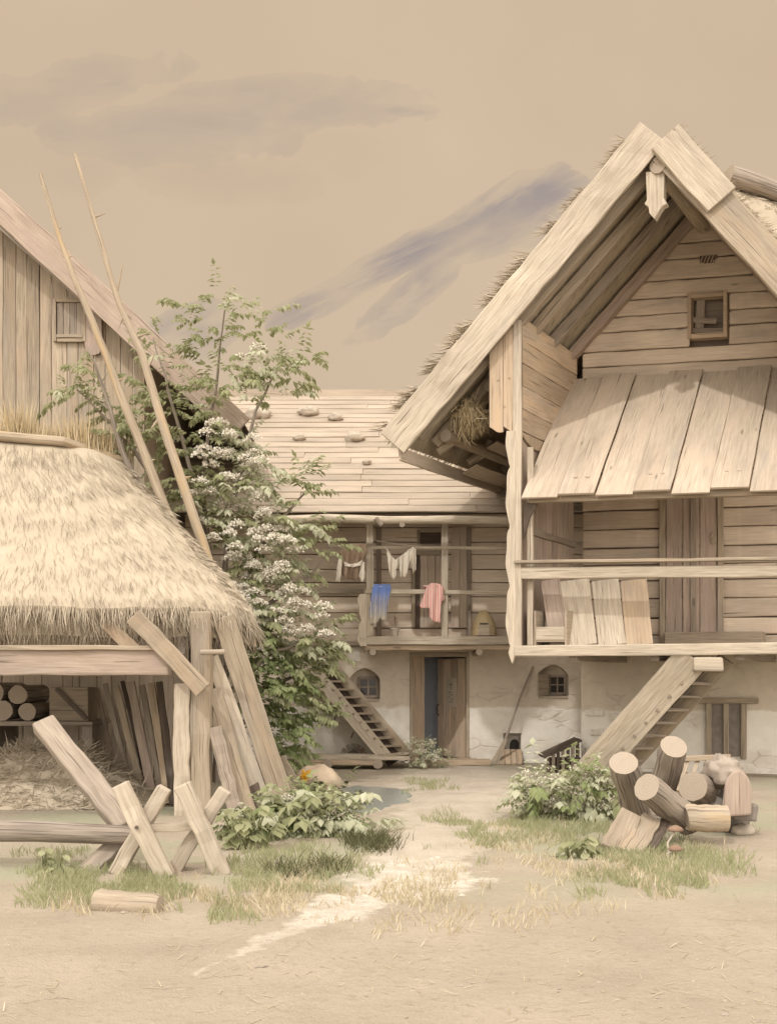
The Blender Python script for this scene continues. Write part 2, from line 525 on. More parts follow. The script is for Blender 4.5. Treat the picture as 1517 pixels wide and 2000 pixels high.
    def build(s, name, mat, parent=None, loc=None, bevel=0, smooth=False, solid=0):
        off = V3((0, 0, 0))
        if parent is not None:
            off = V3(parent['_w'])
        elif loc is not None:
            off = V3(loc)
        me = bpy.data.meshes.new(name)
        me.from_pydata([tuple(p - off) for p in s.v], [], s.f)
        ul = me.uv_layers.new(name='UVMap')
        k = 0
        flat = []
        for uvs in s.uv:
            for q in uvs:
                flat += [q[0], q[1]]
        ul.data.foreach_set('uv', flat)
        for m_ in (mat if isinstance(mat, (list, tuple)) else [mat]):
            me.materials.append(MAT[m_])
        me.polygons.foreach_set('material_index', s.mi)
        if smooth:
            me.polygons.foreach_set('use_smooth', [True] * len(s.f))
        me.update()
        o = bpy.data.objects.new(name, me)
        COL.objects.link(o)
        o['_w'] = tuple(off)
        if parent is not None:
            o.parent = parent
        elif loc is not None:
            o.location = off
        if solid:
            md = o.modifiers.new('solid', 'SOLIDIFY')
            md.thickness = solid
        if bevel:
            md = o.modifiers.new('bevel', 'BEVEL')
            md.width = bevel
            md.segments = 2
            md.limit_method = 'ANGLE'
            md.angle_limit = math.radians(40)
        return o

def thing(name, label, cat, loc, group=None):
    o = bpy.data.objects.new(name, None)
    COL.objects.link(o)
    o.location = loc
    o.empty_display_size = .2
    o['_w'] = tuple(V3(loc))
    o['label'] = label
    o['category'] = cat
    if group:
        o['group'] = group
    return o
def tag(o, label, cat, group=None):
    o['label'] = label
    o['category'] = cat
    if group:
        o['group'] = group
    return o
def kind(o, k):
    o['kind'] = k
    return o

def nz(x, y, z=0, s=1.0):
    return noise.fractal(V3((x * s, y * s, z * s)), 1, 2, 4)
PC = V3((-.28, 15.2, 0))
def gz(x, y):
    k = 1.0 if y < 17 else max(0, 1 - (y - 17) / 3)
    if y < 0 or abs(x) > 30:
        return 0
    dd_ = ((x - PC.x) / .62) ** 2 + ((y - PC.y) / 1.25) ** 2
    return (nz(x, y, 0, .5) * .035 + nz(x + 9, y, 4, 2.2) * .012) * k - .10 * math.exp(-dd_ * 1.1) * (1 + .5 * nz(x, y, 3, 1.5))

# ------------------------------------------------------------------ ground
DES = .30
def earth(t, tcn):
    a = t.noise(tcn, 1.1, 6, .62)
    b = t.noise(tcn, 14, 6, .65)
    c = t.mix(t.rng(a, .3, .7, 0, 1), (.36, .285, .20), (.45, .36, .255))
    c = t.mix(t.smooth(b, .5, .75, 0, .6), c, (.29, .225, .155))
    cc = t.noise(t.map(tcn, (1, 1, 1), (30, 4, 0)), .55, 5, .6)
    sp = t.n('ShaderNodeSeparateXYZ')
    t.put(sp.inputs[0], tcn)
    near = t.smooth(sp.outputs[1], 7.4, 9.2)
    c = t.mix(t.m('MULTIPLY', t.smooth(cc, .42, .60, 0, .8), near), c, (.33, .335, .195))
    pb = t.noise(tcn, 70, 3, .6)
    c = t.mix(t.smooth(pb, .58, .7, 0, .5), c, (.54, .46, .35))
    return c, a, b, pb, sp
t = newmat('earth')
tcn = t.n('ShaderNodeTexCoord').outputs['Object']
c, a, b, pb, sp = earth(t, tcn)
finish(t, c, .95, t.m('ADD', b, t.m('MULTIPLY', pb, .5)), .7, .035)
t = newmat('path_earth')
tcn = t.n('ShaderNodeTexCoord').outputs['Object']
e, a, b, pb, sp = earth(t, tcn)
b2 = t.noise(tcn, 30, 5, .65)
c = t.mix(t.rng(t.noise(t.map(tcn, (1, .6, 1)), 2.2, 6, .65), .35, .65, 0, 1), (.43, .35, .25), (.54, .455, .345))
c = t.mix(t.smooth(b2, .52, .72, 0, .55), c, (.66, .59, .48))
lime = t.m('MULTIPLY', t.m('MULTIPLY', t.smooth(sp.outputs[1], 10.4, 9.2), t.smooth(sp.outputs[1], 6.6, 8.0, .35, 1)), t.smooth(t.m('ADD', t.noise(tcn, 5, 6, .7), t.m('MULTIPLY', t.m('SUBTRACT', pb, .5), .9)), .36, .68))
c = t.mix(t.m('MULTIPLY', lime, .62), c, (.76, .70, .60))
uvn = t.n('ShaderNodeSeparateXYZ')
t.put(uvn.inputs[0], t.n('ShaderNodeUVMap').outputs[0])
ed = t.m('MULTIPLY', t.m('MINIMUM', uvn.outputs[0], t.m('SUBTRACT', 1.0, uvn.outputs[0])), 2)
ed = t.m('ADD', ed, t.m('MULTIPLY', t.m('SUBTRACT', t.noise(tcn, 4, 7, .7), .5), 1.6))
ed = t.m('SUBTRACT', ed, t.smooth(uvn.outputs[1], .66, 1.0, 0, .8))
c = t.mix(t.smooth(ed, .22, .5), e, c)
finish(t, c, .95, t.m('ADD', b, t.m('MULTIPLY', pb, .5)), .7, .035)

def axis(lo, hi, step, far):
    r = [lo + (hi - lo) * k / int((hi - lo) / step) for k in range(int((hi - lo) / step) + 1)]
    out, d, p = [], step, hi
    while p < far:
        d *= 1.5
        p += d
        out.append(p)
    neg, d, p = [], step, lo
    while p > -far:
        d *= 1.5
        p -= d
        neg.append(p)
    return neg[::-1] + r + out
gx, gy = axis(-8, 8, .12, 600), axis(3, 21, .12, 600)
mb = MB()
for x in gx:
    for y in gy:
        mb.v.append(V3((x, y, gz(x, y))))
for i in range(len(gx) - 1):
    for j in range(len(gy) - 1):
        k = i * len(gy) + j
        mb.face([k, k + len(gy), k + len(gy) + 1, k + 1], [(0, 0)] * 4)
kind(mb.build('ground', 'earth', smooth=True), 'structure')

# trodden path from the door to the viewer: a strip with ragged edges lying on the earth
pl = [(1.1, 20.1, .9), (1.2, 18.6, 1.5), (1.1, 17, 1.6), (.95, 15.3, 1.35), (.95, 13.6, 1.05), (.75, 12, .8), (.5, 10.6, .75), (.3, 9.5, .72), (.15, 8.6, .70), (-.3, 7.6, .5), (-.75, 6.7, .24), (-1.05, 6.0, .12), (-1.3, 5.5, .0)]
def pathpt(q):
    f = q * (len(pl) - 1)
    i = min(int(f), len(pl) - 2)
    r = f - i
    A_, B_ = pl[i], pl[i + 1]
    r2 = r * r * (3 - 2 * r)
    return [A_[k] + (B_[k] - A_[k]) * (r if k == 1 else r2) for k in range(3)]
def pf(u, v):
    x, y, wd = pathpt(v)
    wl = wd * (1 + .35 * nz(y, 3.3, 0, 1.1) + .15 * nz(y, 8, 0, 5))
    wr = wd * (1 + .35 * nz(y, 9.3, 0, 1.1) + .15 * nz(y, 5, 0, 5))
    X = x - wl + (wl + wr) * u
    ed = min(u, 1 - u)
    return (X, y, gz(X, y) + ((.012 if ed > .04 else -.012) - .03 * max(0, (v - .86) / .14)))
kind(MB().grid(pf, 26, 200, flip=True).build('path', 'path_earth', smooth=True), 'structure')

# puddle
def pud(u, v):
    an = 2 * math.pi * u
    r = v * (1 + .22 * nz(math.cos(an), math.sin(an), 2, 1.3))
    return (PC.x + math.cos(an) * r * .85, PC.y + math.sin(an) * r * 1.7, -.022)
kind(MB().grid(pud, 72, 8).build('puddle', 'water', smooth=True), 'structure')

# ------------------------------------------------------------------ middle house
CY = 21.0
CS = F / CY
def cx(px):
    return (px - 758.5) / CS
def cz(py):
    return EYE + (1322 - py) / CS
def wall_cells(mb, x0, x1, z0, z1, y0, y1, holes):
    xs = sorted(set([x0, x1] + [q for h in holes for q in h[:2]]))
    zs = sorted(set([z0, z1] + [q for h in holes for q in h[2:]]))
    nx, nzz = len(xs) - 1, len(zs) - 1
    def full(i, j):
        if i < 0 or j < 0 or i >= nx or j >= nzz:
            return False
        mx, mz = (xs[i] + xs[i + 1]) / 2, (zs[j] + zs[j + 1]) / 2
        return not any(h[0] < mx < h[1] and h[2] < mz < h[3] for h in holes)
    def quad(pts):
        k = len(mb.v)
        mb.v += [V3(p) for p in pts]
        mb.face([k, k + 1, k + 2, k + 3], [(p[0], p[2]) for p in pts])
    for i in range(nx):
        for j in range(nzz):
            if not full(i, j):
                continue
            a, b, c_, d_ = xs[i], xs[i + 1], zs[j], zs[j + 1]
            quad([(a, y0, c_), (b, y0, c_), (b, y0, d_), (a, y0, d_)])
            quad([(b, y1, c_), (a, y1, c_), (a, y1, d_), (b, y1, d_)])
            if not full(i - 1, j):
                quad([(a, y1, c_), (a, y0, c_), (a, y0, d_), (a, y1, d_)])
            if not full(i + 1, j):
                quad([(b, y0, c_), (b, y1, c_), (b, y1, d_), (b, y0, d_)])
            if not full(i, j - 1):
                quad([(a, y1, c_), (b, y1, c_), (b, y0, c_), (a, y0, c_)])
            if not full(i, j + 1):
                quad([(a, y0, d_), (b, y0, d_), (b, y1, d_), (a, y1, d_)])

house = thing('farmhouse', 'long farmhouse with plank roof, clothes balcony and open door, at the back of the yard', 'house', (0, CY, 0))
CX0, CX1 = -3.75, 3.7
dx0, dx1, dz1 = cx(800), cx(915), cz(1275)
w1 = (cx(682), cx(742), cz(1366), cz(1305))
w2 = (cx(1048), cx(1110), cz(1360), cz(1298))
hole = (cx(982), cx(1017), 0.0, cz(1432))
mb = MB()
wall_cells(mb, CX0, CX1, -.1, 2.2, CY, CY + .45, [(dx0, dx1, -.1, dz1), w1, w2, (hole[0], hole[1], -.1, hole[3])])
for h in (w1, w2):                       # arched heads of the window niches
    for sgn in (0, 1):
        xs0, xs1 = (h[0], (h[0] + h[1]) / 2) if sgn == 0 else (h[1], (h[0] + h[1]) / 2)
        pts = [(xs0, CY, h[3] - .20)]
        for k in range(9):
            q = k / 8
            pts.append((xs0 + (xs1 - xs0) * q, CY, h[3] - .20 + .195 * math.sin(q * math.pi / 2) ** .8))
        pts.append((xs0, CY, h[3] - .002))
        if sgn == 0:
            pts = pts[::-1]
        mb.prism([V3(p) for p in pts], (0, .3, 0))
for h in (w1, w2):
    mb.box((h[0] - .05, CY + .28, h[2] - .05), (h[1] + .05, CY + .34, h[3] + .05))
mb.box((hole[0] - .05, CY + .36, 0), (hole[1] + .05, CY + .40, hole[3] + .05))
# the sides, back and floor that close the house
mb.box((CX0 - .3, CY, -.1), (CX0 - .002, CY + 8, 2.2))
mb.box((CX0, CY + 7.6, -.1), (CX1, CY + 8, 2.2))
mb.box((CX1 + .002, CY, -.1), (CX1 + .3, CY + 8, 2.2))
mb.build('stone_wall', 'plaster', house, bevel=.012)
MB().box((-.6, CY + 1.5, -.1), (2.6, CY + 1.6, 2.2)).build('hall_wall', 'plaster_blue', house)
MB().box((CX0 + .02, CY + .46, 2.203), (CX1 - .02, CY + 7.5, 2.25)).build('ceiling', 'wood_dark', house)

# log wall of the upper floor
mb = MB()
z = 2.215
while z < 4.75:
    hgt = random.uniform(.22, .30)
    mb.beam((CX0 - .05, CY + .12, z + hgt / 2), (CX1, CY + .12, z + hgt / 2), hgt - .012, .16 + random.uniform(-.012, .012), UP, 14, .006)
    z += hgt
mb.build('upper_wall', 'wood_facade', house, bevel=.012)
MB().box((CX0, CY + .22, 2.26), (CX1, CY + .26, 4.8)).build('wall_lining', 'wood_lining', house)

# plank roof
ey, ez, ry, rz = 19.85, 4.50, 25.0, 7.816
sl_ = (rz - ez) / (ry - ey)
def croof(px, py, off=0):
    k = (1322 - py) / F
    Y = (ez - sl_ * ey - EYE) / (k - sl_)
    p = P(px, py, Y)
    return p + V3((0, -sl_, 1)).normalized() * off
rn = V3((0, -sl_, 1)).normalized()
mb = MB()
nr = 22
for k in range(nr):
    y0, y1 = ey + (ry - ey) * k / nr - .03, ey + (ry - ey) * (k + 1) / nr + .10
    x = CX0 - .25 + random.uniform(-2.0, .0)
    while x < CX1 + .6:
        L = random.uniform(3.0, 5.5)
        x1 = min(x + L, CX1 + .9)
        lift = .012 + .008 * (random.random() - .5)
        a = V3((x, (y0 + y1) / 2, ez + ((y0 + y1) / 2 - ey) * sl_)) + rn * (lift)
        b = V3((x1 - .008, a.y, a.z)) + rn * random.uniform(.004, .010)
        sd = V3((0, y1 - y0, (y1 - y0) * sl_ - .024))
        mb.beam(a, b, math.hypot(y1 - y0, (y1 - y0) * sl_), .026, sd, 4, .007)
        x = x1
mb.beam((CX0 - .3, ry, rz + .06), (CX1 + .6, ry, rz + .06), .16, .10, UP, 12, .012)
roofc = mb.build('roof', 'wood_roof', house)
mb = MB()
k = len(mb.v)
mb.v += [V3((CX0 - .2, ey + .05, ez - .03)), V3((CX1 + .5, ey + .05, ez - .03)), V3((CX1 + .5, ry, rz - .03)), V3((CX0 - .2, ry, rz - .03)),
         V3((CX1 + .5, ry + 5.2, ez - .03)), V3((CX0 - .2, ry + 5.2, ez - .03))]
mb.face([k, k + 1, k + 2, k + 3], [(0, 0), (8, 0), (8, 6), (0, 6)])
mb.face([k + 3, k + 2, k + 4, k + 5], [(0, 0), (8, 0), (8, 6), (0, 6)])
for x in (CX0, CX1):
    k = len(mb.v)
    mb.v += [V3((x, CY, 4.5)), V3((x, CY + 8, 4.5)), V3((x, ry, rz - .05))]
    mb.face([k, k + 1, k + 2], [(0, 0), (8, 0), (4, 3)])
mb.build('roof_lining', 'wood_grey', house)
mb = MB()
gp = [P(523, 1016, 19.75), P(640, 1012, 19.75), P(760, 1016, 19.75), P(880, 1015, 19.75), P(1000, 1017, 19.75)]
mb.tube(gp, [.065, .075, .07, .075, .07], 12, .03, emi=1)
mb.build('eave_log', ('wood_pale', 'end_grain'), house, smooth=True)
mb = MB()
mb.tube([P(733, 1012, 19.62), P(745, 1026, 19.64)], .045, 10, .05, emi=1)
mb.build('log_hook', ('wood_grey', 'end_grain'), house)
mb = MB()
mb.tube([P(785, 1024, 19.7), P(785, 1022, 21.0)], .05, 10, .05, emi=1)
mb.build('rafter_end', ('wood_grey', 'end_grain'), house)

# balcony of the middle house
BY = 20.15
def bp(px, py, y=BY):
    return P(px, py, y)
bx0, bx1 = bp(706, 0).x, bp(1003, 0).x
mb = MB()
for k in range(4):
    mb.beam((bx0, BY + .11 + k * .215, 2.30), (bx1, BY + .11 + k * .215, 2.30), .205, .05, YA, 8, .004)
mb.build('balcony_floor', 'wood_door', house, bevel=.006)
MB().beam((bx0 - .03, BY - .03, 2.245), (bx1, BY - .03, 2.25), .14, .06, UP, 8, .006).build('balcony_fascia', 'wood_pale', house, bevel=.006)
MB().beam((bx0 + .05, BY + .05, 2.12), (bx1, BY + .05, 2.125), .085, .10, UP, 8, .006).build('balcony_beam', 'wood_orange', house, bevel=.01)
for px in (728, 935):
    x = bp(px, 0).x
    mb = MB().tube([(x, BY - .12, 2.04), (x, CY + .1, 2.04)], .06, 12, .04, emi=1)
    mb.build('balcony_joist', ('wood_tan', 'end_grain'), house)
for px, wd in ((722, .13), (868, .12)):
    x = bp(px, 0).x
    MB().beam((x, BY + .04, 2.32), (x, BY + .04, 4.5), wd, .12, XA, 8, .006).build('balcony_post', 'wood_pale', house, bevel=.01)
MB().beam(bp(712, 1155), bp(1003, 1158), .085, .09, UP, 8, .006).build('handrail', 'wood_pale', house, bevel=.01)
MB().beam(bp(712, 1069), bp(1003, 1071), .055, .06, UP, 8, .005).build('upper_rail', 'wood_pale', house, bevel=.008)
MB().beam((cx(585), CY - .02, cz(1156)), (bx0, CY - .02, cz(1154)), .085, .07, UP, 5, .006).build('wall_batten', 'wood_pale', house, bevel=.008)
MB().beam((CX0, CY - .04, 2.225), (bx0, CY - .04, 2.215), .08, .13, UP, 8, .006).build('sill_beam', 'wood_tan', house, bevel=.01)
pts = []
zt, zb = bp(0, 1160).z, bp(0, 1262).z
for k in range(25):
    q = k / 24
    pts.append(V3((bp(704, 0).x - .035 * abs(math.sin(q * math.pi * 4)) - .02 * math.sin(q * 9), BY - .06, zb + (zt - zb) * q)))
pts += [V3((bp(716, 0).x, BY - .06, zt)), V3((bp(716, 0).x, BY - .06, zb))]
MB().prism(pts[::-1], (0, .04, 0)).build('carved_board', 'wood_pale', house)
# doors and opening behind the balcony
def wallrect(x0, x1, y0, y1):
    return cx(x0), cx(x1), cz(y1), cz(y0)
x0, x1, z0, z1 = wallrect(820, 864, 1085, 1226)
dr = MB()
nb = 3
for k in range(nb):
    xx = x0 + (x1 - x0) * (k + .5) / nb
    dr.beam((xx, CY - .01, z0), (xx, CY - .01, z1), (x1 - x0) / nb - .006, .04, XA, 4, .003)
upd = dr.build('upper_door', 'wood_wall', house, bevel=.004)
MB().box((x0 - .09, CY - .005, z0), (x0 - .004, CY + .05, z1)).build('door_gap', 'wood_dark', upd)
fr = MB()
fr.box((x0 - .16, CY - .05, z0), (x0 - .092, CY + .03, z1 + .09), .003)
fr.box((x1 + .004, CY - .05, z0), (x1 + .07, CY + .03, z1 + .09), .003)
fr.box((x0 - .088, CY - .048, z1 + .004), (x1, CY + .03, z1 + .085), .003)
fr.build('door_frame', 'wood_tan', upd, bevel=.006)
x0, x1, z0, z1 = wallrect(880, 914, 1030, 1226)
pn = MB()
for k in range(2):
    xx = x0 + (x1 - x0) * (k + .5) / 2
    pn.beam((xx, CY - .0, z0), (xx, CY - .0, z1), (x1 - x0) / 2 - .006, .045, XA, 5, .003)
pn.build('shutter_panel', 'wood_wall', house, bevel=.004)
MB().box((x1 + .004, CY - .03, z0), (x1 + .035, CY + .02, z1), .003).build('panel_strip', 'wood_dark', house)
x0, x1, z0, z1 = wallrect(820, 862, 1040, 1062)
ww = MB().box((x0, CY - .0, z0), (x1, CY + .03, z1)).build('upper_window', 'wood_dark', house)
fr = MB()
fr.box((x0 - .05, CY - .03, z0 - .05), (x0 - .002, CY + .03, z1 + .05), .003)
fr.box((x1 + .002, CY - .03, z0 - .05), (x1 + .05, CY + .03, z1 + .05), .003)
fr.box((x0, CY - .028, z1 + .002), (x1, CY + .03, z1 + .048), .003)
fr.box((x0, CY - .028, z0 - .048), (x1, CY + .03, z0 - .002), .003)
fr.build('frame', 'wood_tan', ww, bevel=.004)
for px in (740, 915):
    x = cx(px)
    MB().beam((x, CY - .0, 2.35), (x, CY - .0, cz(1030)), .09, .06, XA, 6, .004).build('wall_post', 'wood_grey', house, bevel=.006)

# windows in the stone wall
def window(h, px0, px1, py0, py1, shutter):
    x0, x1 = (px0 - 758.5) / F * (CY + .25), (px1 - 758.5) / F * (CY + .25)
    z0, z1 = EYE + (1322 - py1) / F * (CY + .25), EYE + (1322 - py0) / F * (CY + .25)
    y = CY + .25
    g = MB()
    g.box((x0 + .02, y + .0, z0 + .02), (x1 - .02, y + .012, z1 - .02))
    win = MB()
    for a_, b_ in ((x0, x0 + .045), (x1 - .045, x1)):
        win.box((a_, y - .03, z0), (b_, y + .025, z1), .002)
    for a_, b_ in ((z0, z0 + .045), (z1 - .045, z1)):
        win.box((x0 + .046, y - .028, a_), (x1 - .046, y + .025, b_), .002)
    win.box(((x0 + x1) / 2 - .014, y - .022, z0 + .046), ((x0 + x1) / 2 + .014, y - .002, z1 - .046), .001)
    for a_, b_ in ((x0 + .046, (x0 + x1) / 2 - .015), ((x0 + x1) / 2 + .015, x1 - .046)):
        win.box((a_, y - .02, (z0 + z1) / 2 - .013), (b_, y - .003, (z0 + z1) / 2 + .013), .001)
    wo_ = win.build('window', 'wood_grey', house, bevel=.003)
    g.build('pane', 'glass', wo_)
    MB().box((h[0] + .02, CY - .02, h[2] - .045), (h[1] - .02, CY + .27, h[2] + .004), .004).build('sill', 'stone', wo_, bevel=.008)
    if shutter:
        s_ = MB()
        a = V3((x0 - .01, CY + .15, (z0 + z1) / 2))
        b = a + V3((-.24, -.25, 0))
        s_.beam(a, b, z1 - z0 + .03, .03, UP, 2, .002)
        for zz in (z0 + .08, z1 - .08):
            s_.beam(a.xy.to_3d() + V3((0, -.022, zz)), b.xy.to_3d() + V3((0, -.022, zz)), .05, .015, UP, 2, .002)
        s_.build('shutter', 'wood_pale', wo_, bevel=.004)
window(w1, 699, 739, 1322, 1362, False)
window(w2, 1070, 1105, 1318, 1357, True)

# door
fr = MB()
fr.box((dx0, CY - .04, 0), (dx0 + .06, CY + .30, dz1 - .075), .003)
fr.box((dx1 - .05, CY - .04, 0), (dx1, CY + .30, dz1 - .075), .003)
fr.box((dx0, CY - .043, dz1 - .073), (dx1, CY + .30, dz1), .003)
fr.box((dx0 + .061, CY - .03, 0), (dx1 - .051, CY + .4, .06), .003)
dfr = fr.build('door_frame', 'wood_tan', house, bevel=.008)
MB().beam((dx0 + .075, CY + .30, .06), (dx0 + .14, CY + .30, dz1 - .08), .02, .02).v
jl = MB()
jl.beam((dx0 + .155, CY + .33, .03), (dx0 + .155, CY + .33, dz1 - .02), .30, .06, V3((.62, .5, 0)), 5, .004)
jl.build('door_jamb', 'wood_door', house, bevel=.006)
leaf = MB()
hx, hy, th = dx1 - .06, CY + .16, math.radians(60)
dd = V3((-math.cos(th), math.sin(th), 0))
LW = .92
for k in range(4):
    c_ = V3((hx, hy, 0)) + dd * (LW * (k + .5) / 4)
    leaf.beam(c_ + V3((0, 0, .07)), c_ + V3((0, 0, dz1 - .10)), LW / 4 - .004, .045, dd, 5, .003)
door = leaf.build('door', 'wood_door', house, bevel=.004)
dn = V3((-math.sin(th), -math.cos(th), 0))
hd = V3((hx, hy, 0)) + dd * (LW - .09) + dn * .05
MB().tube([hd + V3((0, 0, .86)), hd + dn * .04 + V3((0, 0, .88)), hd + dn * .04 + V3((0, 0, 1.05)), hd + V3((0, 0, 1.07))], .012, 8).build('handle', 'iron', door)
nt = V3((hx, hy, 1.30)) + dd * .42 + dn * .034
no = MB().beam(nt + V3((0, 0, -.27)), nt + V3((0, 0, .27)), .36, .004, dd, 3, .004)
note = no.build('paper_notice', 'paper', loc=nt)
tag(note, 'tall paper sheet with a cross and lines of writing, pinned to the open farmhouse door', 'notice')
mk = MB()
def stroke(a0, z0, a1, z1, wd=.012):
    q0 = nt - dd * a0 + dn * .006 + V3((0, 0, z0))
    q1 = nt - dd * a1 + dn * .006 + V3((0, 0, z1))
    mk.beam(q0, q1, wd, .003, UP.cross(q1 - q0) if abs((q1 - q0).z) > .02 else UP, 1, 0)
stroke(0, .06, 0, .20)
stroke(-.06, .15, .06, .15)
for k, (a0, a1) in enumerate(((-.09, .02), (-.05, .09), (-.10, -.01), (.0, .07), (-.07, .06))):
    stroke(a0, .0 - k * .045, a1, .004 - k * .045, .010)
mk.build('writing', 'ink', note)

# doorstep planks
ds = MB()
for (a, b, y, z, hh) in ((cx(800), cx(930), 20.75, .045, .09), (cx(868), cx(952), 20.42, .05, .10)):
    ds.beam((a, y, z), (b, y, z), .32, hh, YA, 5, .008)
dstep = ds.build('doorstep', 'wood_orange', house, bevel=.012)
# small cat hole with a dark arched mouth and sloping boards below it
hx0, hx1 = hole[0], hole[1]
k_ = MB()
pts = []
for k in range(13):
    an = math.pi * k / 12
    pts.append(V3((hx0 + .25 - .09 * math.cos(an), CY + .34, .30 + .12 * math.sin(an))))
pts += [V3((hx0 + .34, CY + .34, .12)), V3((hx0 + .16, CY + .34, .12))]
k_.prism(pts, (0, .018, 0))
k_.build('cat_hole', 'iron', house)
ramp = thing('small_ramp', 'short sloping board ramp below the square hole in the white farmhouse wall', 'ramp', (cx(1000), 20.6, 0))
mb = MB()
for k in range(4):
    xx = hx0 - .02 + k * .105
    mb.beam((xx, CY + .0, .24), (xx - .06, CY - .62, .02), .098, .035, XA, 3, .004)
mb.build('board', 'wood_orange', ramp, bevel=.005)
mb = MB()
mb.prism([V3((hx1 - .02, CY - .02, .01)), V3((hx1 - .02, CY - .02, .2)), V3((hx1 - .06, CY - .5, .03)), V3((hx1 - .06, CY - .5, .01))], (.03, 0, 0))
mb.build('side_board', 'wood_dark', ramp)

# roof stones
rst = [(505, 816, 34, 'flat grey stone on the farmhouse roof nearest the green bush'),
       (603, 812, 26, 'reddish-shadowed stone under the roof ridge, level with the second row of planks'),
       (655, 823, 20, 'small low stone right of the larger pair high on the farmhouse roof'),
       (585, 862, 16, 'small stone halfway up the plank roof, nearer the bush than its twin'),
       (692, 862, 26, 'round stone in the middle of the farmhouse roof, above the two lowest stones'),
       (716, 910, 12, 'smallest stone, low on the plank roof above the washing'),
       (822, 906, 20, 'low stone on the plank roof close to the gabled house eave')]
for k, (px, py, r, lab) in enumerate(rst):
    p = croof(px, py, .06)
    m_ = r / F * p.y * .72
    o = MB().blobs(p + rn * .02, (m_, m_ * .8, m_ * .62), k + 3, .30, 1.9, 18, 12).build('roof_stone', 'stone', loc=p, smooth=True)
    tag(o, lab, 'stone', 'stones weighing down the farmhouse roof')

# stair of the middle house
def stair(name, label, base, top, off, ntr, sw, st, mats, wvec, treadw):
    base, top, off = V3(base), V3(top), V3(off)
    o = thing(name, label, 'stairs', base)
    wv = V3(wvec)
    MB().beam(base, top, sw, st, wv, 8, .006).build('stringer', mats[0], o, bevel=.01)
    MB().beam(base + off, top + off, sw * .8, st, wv, 8, .006).build('stringer', mats[1], o, bevel=.01)
    ho = V3((off.x, off.y, 0)).normalized()
    run = (top - base)
    hr = V3((run.x, run.y, 0)).normalized()
    for k in range(ntr):
        q = (k + .6) / ntr
        c_ = base.lerp(top, q)
        MB().beam(c_ + off * .04, c_ + off * .96, treadw, .035, hr, 2, .004).build('tread', mats[2], o, bevel=.005)
    return o
cst = stair('wooden_stair', 'steep narrow wooden stair rising left against the farmhouse wall, half hidden by the bush', P(757, 1484, 19.95), P(585, 1278, 20.35), (.40, .34, 0), 13, .24, .05,
            ('wood_pale', 'wood_tan', 'wood_tan'), (.7, 0, .7), .2)
a, b = V3(P(757, 1484, 19.95)), V3(P(585, 1278, 20.35))
mb = MB()
dn_ = (b - a).normalized().cross(V3((.40, .34, 0)).normalized()).normalized()
if dn_.z > 0:
    dn_ = -dn_
mb.beam(a + V3((.2, .17, 0)) + dn_ * .1, b + V3((.2, .17, 0)) + dn_ * .1, .44, .02, V3((.40, .34, 0)), 8, .003)
mb.build('shade_backing', 'wood_dark', cst)  # dark sheet added below the treads, standing in for shade in the gaps
mb = MB().beam(P(735, 1478, 19.8), P(800, 1470, 19.8), .26, .05, YA, 3, .006)
mb.build('bottom_step', 'wood_tan', cst, bevel=.008)
# low plank walk along the wall
wk = thing('plank_walk', 'low plank walkway on blocks below the farmhouse stair', 'walkway', (cx(680), 19.7, 0))
mb = MB()
for k in range(3):
    mb.beam((P(560, 0, 19.6).x, 19.55 + k * .27, .20), (P(800, 0, 19.6).x - k * .06, 19.55 + k * .27, .195), .26, .055, YA, 8, .007)
mb.build('plank', 'wood_pale', wk, bevel=.008)
MB().beam((P(560, 0, 19.5).x, 19.47, .12), (P(738, 0, 19.5).x, 19.47, .12), .10, .08, UP, 6, .007).build('edge_beam', 'wood_orange', wk, bevel=.01)
for px in (738, 640):
    x = P(px, 0, 19.45).x
    MB().tube([(x, 19.40, .10), (x, 20.0, .10)], .085, 12, .04, emi=1).build('support_block', ('wood_orange', 'end_grain'), wk)
# sticks leaning under the stair
for a, b, r, lab in ((P(655, 1395, 20.9), G(638, 1483), .018, 'thin dark-tipped pole leaning under the farmhouse stair, nearest the bush'),
                     (P(690, 1430, 20.9), G(668, 1486), .014, 'short thin stick leaning under the farmhouse stair, right of the pole')):
    o = MB().tube([a, a.lerp(b, .5) + V3((.01, 0, 0)), b], [r * .7, r, r * 1.1], 8).build('leaning_pole', 'bark', loc=b)
    tag(o, lab, 'pole')
# brick arch of the cellar mouth, part of the house
mb = MB()
for k in range(7):
    an = math.pi * (k + .5) / 7
    c_ = V3((cx(690) + math.cos(an) * .20, CY - .012, .10 + math.sin(an) * .20))
    mb.beam(c_ - V3((math.cos(an), 0, math.sin(an))) * .05, c_ + V3((math.cos(an), 0, math.sin(an))) * .06, .08, .05, V3((-math.sin(an), 0, math.cos(an))), 1, .004)
mb.build('brick_arch', 'stone', house, bevel=.006)
pts = [V3((cx(690) + math.cos(math.pi * k / 10) * .14, CY - .004, .10 + math.sin(math.pi * k / 10) * .14)) for k in range(11)]
MB().prism(pts, (0, .02, 0)).build('cellar_mouth', 'stone_dark', house)
MB().box((cx(672), CY - .015, cz(1292)), (cx(703), CY + .05, cz(1264)), .006).build('plaster_patch', 'stone_white', house)

